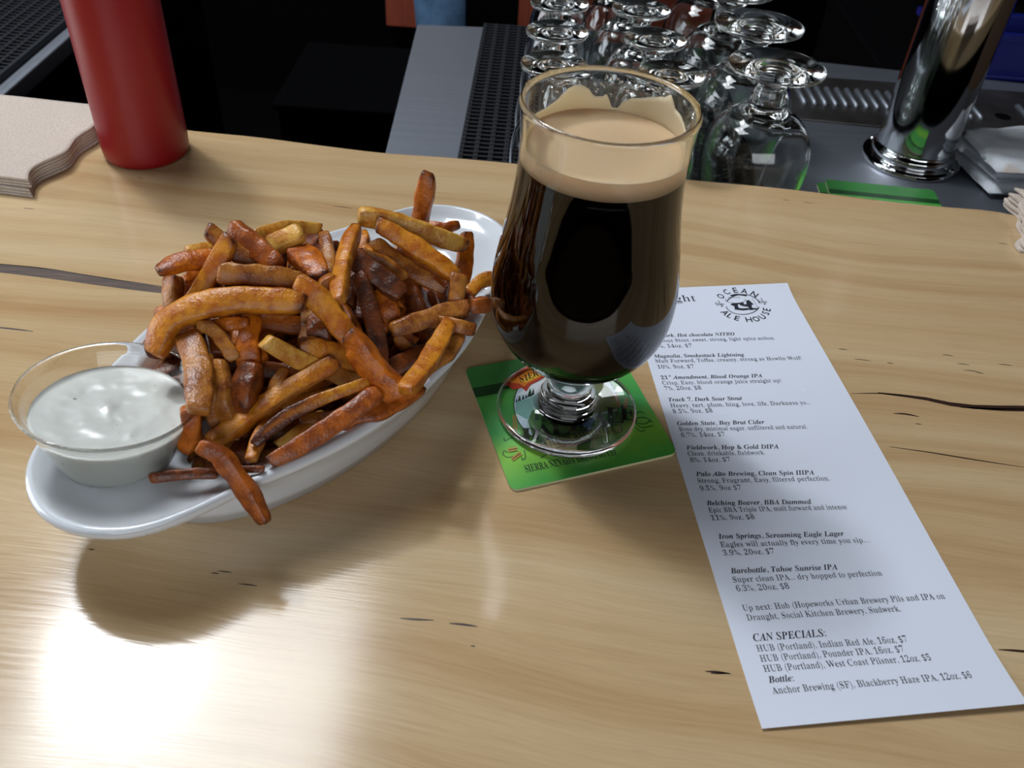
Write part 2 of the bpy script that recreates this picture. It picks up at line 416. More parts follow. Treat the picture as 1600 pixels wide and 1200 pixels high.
# slotted drip tray
dt = empty('drip_tray', (430, 970, DK), 'steel drip tray with raised slots set in the worktop behind the tap tower', 'drip tray')
g = [at(1236, 187, DK), at(1600, 226, DK)]
MB().prism([(285, 943), (660, 920), (660, 1062), (285, 1066)], DK, DK + 2.2).build('tray_plate', M['steel_dark'], dt, bevel=1)
def louvre(xa, ya, xb, yb, r=3.2):
    lv = MB(); lv.tube([(xa, ya, DK + 2.0), (xa + (xb - xa) * .06, ya + (yb - ya) * .06, DK + 3.4), (xb - (xb - xa) * .06, yb - (yb - ya) * .06, DK + 3.4), (xb, yb, DK + 2.0)], [1.5, r, r, 1.5], 8).build('louvre', M['steel'], dt, True)
for i in range(10):
    x = 309 + i * 11.9; louvre(x, 1030, x + 1.5, 980)
for i in range(6):
    x = 450 + i * 11.6; louvre(x, 1022, x + 1.5, 972)
for i in range(4):
    x = 566 + i * 14; louvre(x, 1018, x + 1.5, 958)
hp = at(1567, 182, DK + 2.3)
MB().lathe([(0, 0), (9, 0), (9, .25), (0, .25)], (hp[0], hp[1], DK + 2.1), 24).build('drain_hole', M['black'], dt)

# chrome tap tower
tp = at(1421, 249, DK)
tw = empty('beer_tower', (tp[0], tp[1], DK), 'polished chrome beer tap tower standing on the steel worktop at right', 'tap tower')
flange = MB().lathe([(0, 0), (49, 0), (50, 1.5), (49, 5), (45, 6.5), (0, 6.5)], (tp[0], tp[1], DK), 64).build('base_flange', M['chrome'], tw, True, bevel=.5)
MB().lathe([(0, 6), (41, 6), (41.5, 8), (41.5, 13), (40, 15), (38.5, 16), (38, 20), (38, 420), (36, 428), (0, 430)], (tp[0], tp[1], DK), 72).build('column', M['chrome'], tw, True)
for a in (100, 190, 280, 10):
    q = (tp[0] + 45.2 * math.cos(math.radians(a + 35)), tp[1] + 45.2 * math.sin(math.radians(a + 35)), DK + 6)
    MB().lathe([(0, 2.4), (1.8, 2.2), (3.2, .8), (3.4, 0), (0, -.5)], q, 16).build('bolt', M['chrome'], flange, True)
fauc = MB().tube([(tp[0], tp[1] + 30, 250), (tp[0], tp[1] + 75, 250), (tp[0], tp[1] + 92, 236), (tp[0], tp[1] + 95, 190)], [9, 9, 9, 7], 16).build('faucet', M['chrome'], tw, True)
MB().tube([(tp[0], tp[1] + 70, 255), (tp[0], tp[1] + 70, 300), (tp[0], tp[1] + 70, 400)], [6, 9, 14], 16).build('tap_handle', M['black'], fauc, True)

# blue tray and its dark stand
st = empty('low_stand', (620, 1250, FL), 'low black stand behind the worktop under the blue bin', 'stand')
MB().box(440, 900, 1112, 1420, FL, DK - 6).build('body', M['black'], st, bevel=3)
bt = empty('bus_bin', (640, 1150, DK - 6), 'dark blue plastic bin behind the chrome tap tower', 'bin')
bx = MB()
bz0 = DK - 6
BL0 = at(1424, 70, DK + 44)[0] + 40
bx.box(BL0 + 6, 880, 1116, 1186, bz0, bz0 + 4).box(BL0 + 6, 880, 1116, 1120, bz0, bz0 + 56).box(BL0 + 6, 880, 1182, 1186, bz0, bz0 + 56).box(BL0 + 6, BL0 + 10, 1120, 1182, bz0, bz0 + 56).box(876, 880, 1120, 1182, bz0, bz0 + 56)
bx.build('tub', M['blue'], bt)
MB().box(BL0, 888, 1110, 1118, bz0 + 50, bz0 + 58).box(BL0, 888, 1184, 1192, bz0 + 50, bz0 + 58).box(BL0, BL0 + 10, 1118, 1184, bz0 + 50, bz0 + 58).box(878, 888, 1118, 1184, bz0 + 50, bz0 + 58).build('rim', M['blue'], bt)
MB().box(BL0 + 5, 882, 1112, 1120, bz0, bz0 + 7).build('foot_rail', M['blue'], bt, bevel=2)

# folded towel
def towel():
    pts = [at(1540, 310, DK), at(1486, 216, DK + 20), at(1640, 210, DK + 20), at(1700, 318, DK)]
    A_, B_, C_, D_ = [p[:2] for p in pts]
    o = empty('bar_towel', (520, 850, DK), 'folded white bar towel lying right of the chrome tap tower', 'towel')
    rng = random.Random(4)
    for k, (z0, z1, sh) in enumerate(((0, 12, 0), (12, 24, 5), (24, 36, -3))):
        b = MB(); n = 18; top = []; bot = []
        for j in range(n + 1):
            for i in range(n + 1):
                u = i / n; v = j / n
                e = min(u, 1 - u, v, 1 - v) * n / 3
                th = 1 if e >= 1 else math.sqrt(max(1 - (1 - e) ** 2, 0))
                p = A_ * (1 - u) * (1 - v) + D_ * u * (1 - v) + B_ * (1 - u) * v + C_ * u * v + np.array([sh * (1 - 2 * v), sh])
                w = 2.4 * noise.noise(Vector((u * 4 + k * 9, v * 4, 1))) + 1.5 * noise.noise(Vector((u * 9, v * 9, k)))
                sag = -6 * (v - .5) ** 2
                mid = (z0 + z1) / 2
                top.append((p[0] + 3 * noise.noise(Vector((v * 5, k, 3))), p[1], DK + mid + th * (z1 - mid + w * (1 if k == 2 else .2)) - .2)); bot.append((p[0], p[1], DK + mid - th * (mid - z0) + .2))
        N = n + 1; f = []
        for j in range(n):
            for i in range(n):
                a = j * N + i; f.append((a, a + 1, a + N + 1, a + N)); f.append((a + N * N, a + N + N * N, a + N + 1 + N * N, a + 1 + N * N))
        for i in range(n):
            for a, b2 in ((i, i + 1), (n * N + i + 1, n * N + i), ((i + 1) * N, i * N), (i * N + n, (i + 1) * N + n)):
                f.append((b2, a, a + N * N, b2 + N * N))
        b.add(top + bot, f).build('fold', M['towel'], o, True)
towel()

# ---------------------------------------------------------------- stack of green coasters behind the bar
def coaster_card(name, corners, z0, th, label, group=None, r=5.):
    """a square pulp card with rounded corners; corners in mm"""
    c = [np.array(p, float) for p in corners]; P = []
    for i in range(4):
        a, b, d = c[i - 1], c[i], c[(i + 1) % 4]
        ua = (a - b) / np.linalg.norm(a - b); ud = (d - b) / np.linalg.norm(d - b)
        for t in np.linspace(0, 1, 6):
            P.append(tuple(b + ua * r * (1 - t) ** 2 + ud * r * t ** 2))
    ctr = sum(c) / 4
    bdir = (c[1] - c[0]) / np.linalg.norm(c[1] - c[0])
    ang = math.atan2(bdir[1], bdir[0])
    o = MB().prism([(p[0], p[1]) for p in P], z0, z0 + th).build(name, M['card_edge'])
    recentre(o, (ctr[0], ctr[1], z0))
    o.data.transform(Matrix.Rotation(-ang, 4, 'Z')); o.rotation_euler = (0, 0, ang)
    o.data.materials.append(M['coaster'])
    for f in o.data.polygons:
        if f.normal.z > .5: f.material_index = 1
    return tag(o, label, 'coaster', group)
gA, gB = at(1289, 280, DK + 10.5), at(1459, 297, DK + 10.5)
for k in range(6):
    dx, dy, a = [(0, 0, 0), (1, -1, .02), (-1, 1, -.02), (1, 0, .01), (-9, -4, .04), (0, 0, 0)][k]
    a += math.atan2(gB[1] - gA[1], gB[0] - gA[0]); wd = math.hypot(gB[1] - gA[1], gB[0] - gA[0])
    ca, sa = math.cos(a), math.sin(a)
    cr = [(gA[0] + dx + ca * u - sa * v, gA[1] + dy + sa * u + ca * v) for u, v in ((0, -wd * .98), (wd, -wd * .98), (wd, 0), (0, 0))]
    lab = 'green card coaster hidden low in the stack behind the bar edge'
    grp = 'green coasters low in the stack'
    if k == 5: lab, grp = 'topmost green card coaster of the stack tucked behind the bar edge', None
    if k == 4: lab, grp = 'green card coaster poking out left beneath the topmost one of the stack', None
    coaster_card('coaster', cr, DK + .1 + k * 1.75, 1.6, lab, grp)

# ---------------------------------------------------------------- glasses
PROF = [(0, 0), (33.5, 0), (35.2, .7), (35.6, 1.8), (35.0, 2.9), (31, 3.3), (24, 4.0), (17.5, 5.2), (14.8, 6.8), (14.2, 9), (14.3, 11), (13.4, 13), (11.6, 14.6), (10.6, 16.2), (10.6, 17.6), (11.6, 19.6), (12.4, 22.5), (12.5, 25.5), (11.8, 28.5), (11.2, 30.5), (12.6, 32.2), (18, 34.6), (24.5, 38.4), (31, 44.2), (36, 50.6), (39.4, 57.5), (41.3, 65), (42, 73), (41.9, 80), (41, 88), (39.2, 99), (37.2, 110), (35.6, 121), (34.5, 132), (34.1, 142), (34.5, 152), (35.3, 160), (35.6, 162.2), (35.0, 163.6), (34.2, 163.7), (33.4, 162.8), (33.1, 160)]
INNER = [(32.3, 152), (31.9, 142), (32.3, 132), (33.4, 121), (35, 110), (37, 99), (38.8, 88), (39.7, 80), (39.8, 73), (39.1, 65), (37.2, 57.5), (33.8, 51), (28.8, 45.2), (22, 40.6), (14, 38), (0, 37.2)]
def glass_profile(k=1.0):
    return [(r * k, z) for r, z in PROF + INNER]
def innerR(z):
    zz = [p[1] for p in INNER][::-1] + [160, 170]; rr = [p[0] for p in INNER][::-1] + [33.1, 33.1]
    return float(np.interp(z, zz, rr))
gp = glass_profile()
def densify(prof, step=2.):
    """smooth the lathe outline except where it turns sharply"""
    P = smoothcurve(prof[1:-1], 170)
    return [prof[0]] + [(max(p[0], 0), p[1]) for p in P] + [prof[-1]]
GZ = 1.95
gc = at(884, 641, 1.5); GC = (gc[0], gc[1])
beer = empty('beer_glass', (GC[0], GC[1], GZ), 'stemmed tulip glass of black stout with a tan head on the green coaster', 'beer glass')
MB().lathe(densify(gp), (GC[0], GC[1], GZ), 128).build('glass_vessel', M['glass'], beer, True)
ov = .35
zs = [37.2, 38, 40.6, 45.2, 51, 57.5, 65, 73, 80, 88, 99, 110, 121, 128, 134, 138.2]
lq = [(0, 37.0)] + [(innerR(z) + ov, z - (.2 if z < 45 else 0)) for z in zs[1:]] + [(0, 138.2)]
ZF0, ZF1 = 138.4, 146.2
MB().lathe(lq, (GC[0], GC[1], GZ), 96).build('stout', M['beer'], beer, True)
fz = [(0, ZF0), (innerR(ZF0) + ov, ZF0), (innerR(141) + ov, 141), (innerR(ZF1) + ov, ZF1 - .2), (innerR(ZF1) - .6, ZF1), (innerR(ZF1) - 6, ZF1 - .9), (14, ZF1 - .4), (0, ZF1)]
MB().lathe(fz, (GC[0], GC[1], GZ), 96).build('foam_head', M['foam'], beer, True)
# foam clinging to the inside of the wall
lac = [(-180, 149.5), (-165, 147.2), (-150, 145.5), (-120, 145), (-90, 144.9), (-60, 145), (-30, 146), (-12, 148), (0, 150.4), (10.9, 152.2), (22.1, 154.9), (32, 156.1), (35.5, 158.5), (38.8, 160.2), (43, 158.2), (48.5, 157.2), (55, 155.9), (62, 154.1), (68, 153.6), (73.3, 151.9), (76.5, 150.2), (79, 147.8), (83.6, 147.6), (86, 150.8), (88, 153.2), (91.7, 151.9), (98.8, 152.1), (101, 154.2), (103.7, 155.7), (109, 156.7), (114.2, 156.8), (120.2, 155.2), (127.9, 151.8), (140.8, 149.6), (160, 150), (180, 149.5)]
nl = 240; lv_ = []; lf = []
for i in range(nl):
    a = -180 + 360 * i / nl
    ht = float(np.interp(a, [p[0] for p in lac], [p[1] for p in lac])) - .6 + .5 * noise.noise(Vector((a * .35, 0, 0)))
    ht = max(ht, ZF1 + .1)
    for k in range(6):
        z = ZF1 - 1.2 + (ht - ZF1 + 1.2) * k / 5
        for dr in (.25, -.55 * (1 - .6 * k / 5)):
            r = innerR(z) + dr
            lv_.append((GC[0] + r * math.cos(math.radians(a)), GC[1] + r * math.sin(math.radians(a)), GZ + z))
for i in range(nl):
    a = i * 12; b = ((i + 1) % nl) * 12
    for k in range(5):
        p, q = a + 2 * k, b + 2 * k
        lf += [(p, q, q + 2, p + 2), (p + 1, p + 3, q + 3, q + 1)]
    lf.append((a + 10, b + 10, b + 11, a + 11)); lf.append((a, a + 1, b + 1, b))
fixn(obj('foam_lacing', lv_, lf, M['foam'], beer, True))
dr_ = MB(); rg = random.Random(11)
for i in range(70):                               # droplets left on the bare glass above the foam
    a = math.radians(rg.gauss(82, 24)); z = rg.uniform(151, 160); h_ = float(np.interp(math.degrees(a), [p[0] for p in lac], [p[1] for p in lac]))
    if z < h_ + .3: continue
    r = innerR(z); s_ = rg.uniform(.25, .8)
    c = (GC[0] + r * math.cos(a), GC[1] + r * math.sin(a), GZ + z)
    dr_.lathe([(0, -s_), (s_ * .8, -s_ * .6), (s_, 0), (s_ * .7, s_ * .7), (0, s_)], c, 8)
dr_.build('droplets', M['glass'], beer, True)

beer.rotation_euler = (0, math.radians(.8), 0); beer.location.x += .0001; beer.location.z += .0005

def upside(name, p, k, label, group, first=[None, None]):
    i = 0 if k == 1 else 1
    if first[i] is None:
        o = MB().lathe(densify(glass_profile(k)), (0, 0, 0), 72).build(name, M['glass'], None, True)
        o.data.transform(Matrix.Translation((0, 0, -BAR)))
        first[i] = o
    else:
        o = first[i].copy(); COL.objects.link(o)
    o.rotation_euler = (math.pi, 0, p[3] if len(p) > 3 else 0)
    o.location = V((p[0], p[1], p[2] + 163.7))
    return tag(o, label, 'glass', group)
MZ = DK + 8.9
big = [(177, 646, 'nearest the bar edge in the right row'), (178, 731, 'second from the bar in the right row'), (170, 816, 'third from the bar in the right row'), (166, 901, 'farthest back in the right row')]
for x, y, w in big: upside('stem_glass', (x, y, MZ), 1, 'wide round stem glass upside down, ' + w, 'wide stem glasses drying upside down')
names = ['nearest the bar', 'second from the bar', 'third from the bar', 'fourth from the bar', 'farthest back']
for j in range(5):
    upside('stem_glass', (17 + (j - 2) * 1.5, 621 + 64 * j, MZ), .68, 'slim stem glass upside down in the left row, ' + names[j], 'slim stem glasses drying upside down')
for j in range(5):
    upside('stem_glass', (97 - j * 6.5, 618 + 65 * j, MZ), .68, 'slim stem glass upside down in the middle row, ' + names[j], 'slim stem glasses drying upside down')
# added black block standing in for the shade left of the worktop
lc = empty('shade_block', (-280, 1500, FL), 'added black block standing in for the shade left of the steel worktop', 'cabinet')
MB().box(-420, -168, 1380, 1640, FL, -345).build('body', M['black'], lc, bevel=4)
MB().box(-426, -162, 1372, 1646, -345, -333).build('top', M['black'], lc, bevel=3)

# ---------------------------------------------------------------- oval dish
DC = np.array([-99., 331.]); DA = math.radians(58.5)
DU = np.array([math.cos(DA), math.sin(DA)]); DV = np.array([-math.sin(DA), math.cos(DA)])
OUTL = [(0, 68.4), (20, 67.5), (38, 65), (52, 61.5), (66, 57), (76, 53), (88, 48.5), (100, 45), (113, 40.5), (124, 35), (133, 27), (140, 15), (143, 0)]
def dish():
    q = smoothcurve([(0 - 20, 67.5)] + OUTL + [(140, -15)], 400)
    th = np.degrees(np.arctan2(q[:, 1], q[:, 0])); rr = np.hypot(q[:, 0], q[:, 1])
    o_ = np.argsort(th)
    def Ro(a):
        a = abs((a + 180) % 360 - 180); a = min(a, 180 - a); return float(np.interp(a, th[o_], rr[o_]))
    def el(a, A, B): return A * B / math.hypot(B * math.cos(math.radians(a)), A * math.sin(math.radians(a)))
    n = 192; v = []; f = []; rows = []
    for i in range(n):
        a = 360 * i / n; ro = Ro(a); ri = el(a, 101, 60.5); rf = el(a, 99, 51); rw = el(a, 107, 64.5)
        ear = max(0., min(1., (ro - ri - 8) / 26)); ear = ear * ear * (3 - 2 * ear)
        rib = .45 * math.cos(a * 1.6 * 3.1416 * 6) * ear
        zl = 33.6
        st = [(0, 1.2), (rf * .55, 1.2), (rf - 4, 1.2), (rf - 1, 0), (rf + .6, .5), (rf + (rw - rf) * .38, 10), (rf + (rw - rf) * .72, 21), (rw * 1.0 - .8, 29)]
        ue = min(rw + 1.0, ro - 1.5)
        st += [(ue * (1 - ear) + (rw + 1.5) * ear, 31.5), (max(ue, rw + (ro - rw) * .5) if ear > .02 else ue + .2, 32.6 + .8 * ear), (ro - 2.6, 33.8), (ro - .7, 35.4), (ro, 37.4), (ro - .5, 39.2), (ro - 2.0, 40.2), (ro - 3.8, 39.9)]
        i1 = ro - 6.2; zi = 40.0 * (1 - ear) + 36.2 * ear
        if i1 < ri + .6: i1 = ri + .6
        st += [(i1, 39.0 * (1 - ear) + 36.6 * ear), (i1 - (i1 - ri) * .35, 38.6 * (1 - ear) + zl * ear + .3 * ear), (ri + (i1 - ri) * .3, 38.3 * (1 - ear) + (zl + rib) * ear), (ri, 37.8 * (1 - ear) + zl * ear), (ri - 1.2, 36.5 * (1 - ear) + 32.6 * ear), (ri - 4, 30), (ri - 8, 20), (ri - 13, 12), (ri - 21, 8), (ri * .55, 7), (0, 7)]
        ca, sa = math.cos(math.radians(a)), math.sin(math.radians(a))
        row = []
        for k, (r, z) in enumerate(st):
            if r == 0:
                if i == 0: row.append(len(v)); v.append((DC[0], DC[1], z))
                else: row.append(rows[0][k])
                continue
            p = DC + DU * (r * ca) + DV * (r * sa); row.append(len(v)); v.append((p[0], p[1], z))
        rows.append(row)
    for i in range(n):
        A_, B_ = rows[i], rows[(i + 1) % n]
        for k in range(len(A_) - 1):
            q = [A_[k], B_[k], B_[k + 1], A_[k + 1]]; q2 = []
            for x in q:
                if x not in q2: q2.append(x)
            f.append(tuple(q2))
    o = fixn(obj('oval_dish', v, f, M['ceramic'], None, True)); recentre(o, (DC[0], DC[1], 0))
    return tag(o, 'white oval ceramic dish with flat eared ends heaped with french fries', 'dish')
dish()

# ---------------------------------------------------------------- sauce cup on the left ear of the dish
CX, CY, CZ, CK = -164.6, 253., 30.2, .98
cup = empty('sauce_cup', (CX, CY, CZ), 'clear plastic cup of white creamy sauce on the left ear of the dish', 'sauce cup')
MB().lathe([(r * CK, z * CK) for r, z in [(0, 0), (22.6, 0), (23.4, .5), (24.2, 2.5), (27, 10), (31, 20.5), (33.6, 27.5), (34.2, 29.2), (35.2, 30.2), (36.4, 31.4), (36.9, 32.4), (36.5, 33.2), (35.8, 33.1), (35.1, 32.0), (34.0, 31.0), (33.2, 29.6), (32.8, 27.5), (30.3, 20.5), (26.4, 10), (23.6, 2.8), (22.6, .9), (0, .8)]], (CX, CY, CZ), 96).build('clear_cup', M['plastic'], cup, True)
def sauce():
    v = []; f = []; n = 96; m_ = 26; ov = .25; SL = 22.4
    def R_(z): return float(np.interp(z, [.9 * CK, 2.8 * CK, 10 * CK, 20.5 * CK, 27.5 * CK], [22.8 * CK, 23.6 * CK, 26.4 * CK, 30.3 * CK, 32.8 * CK])) + ov
    side = [(0, .7), (21.4, .7), (R_(3), 3), (R_(10), 10), (R_(15), 15), (R_(SL), SL)]
    rows = []
    for k, (r, z) in enumerate(side): rows.append([(r, z)] * n)
    rt = R_(SL)
    for k in range(m_):
        r = rt * (1 - k / (m_ - 1)); row = []
        for i in range(n):
            a = 2 * math.pi * i / n
            x, y = r * math.cos(a), r * math.sin(a)
            sw = .42 * math.sin(r * .42 - a * 1.0 + .6) * math.exp(-((r - 13) / 9) ** 2)
            pk = 1.5 * math.exp(-((x + 2) ** 2 + (y - 1) ** 2) / 12) - .9 * math.exp(-((x - 3) ** 2 + (y - 5) ** 2) / 30)
            bl = .5 * noise.noise(Vector((x * .09, y * .09, 2))) + .25 * noise.noise(Vector((x * .3, y * .3, 7)))
            edge_ = max(0, 1 - (rt - r) / 5)
            row.append((r, SL + .5 + (sw + pk + bl) * (1 - edge_) + edge_ ** 2 * .5))
        rows.append(row)
    for row in rows:
        for i, (r, z) in enumerate(row):
            a = 2 * math.pi * i / n; v.append((CX + r * math.cos(a), CY + r * math.sin(a), CZ + z))
    for k in range(len(rows) - 1):
        for i in range(n):
            j = (i + 1) % n; f.append((k * n + i, k * n + j, k * n + n + j, k * n + n + i))
    o = obj('sauce', v, f, M['sauce'], cup, True)
    bm = bmesh.new(); bm.from_mesh(o.data); bmesh.ops.remove_doubles(bm, verts=bm.verts, dist=1e-6); bmesh.ops.recalc_face_normals(bm, faces=bm.faces); bm.to_mesh(o.data); bm.free()
sauce()
cup.rotation_euler = Vector((0, 0, 1)).rotation_difference(Vector((.108, .111, 1)).normalized()).to_euler()


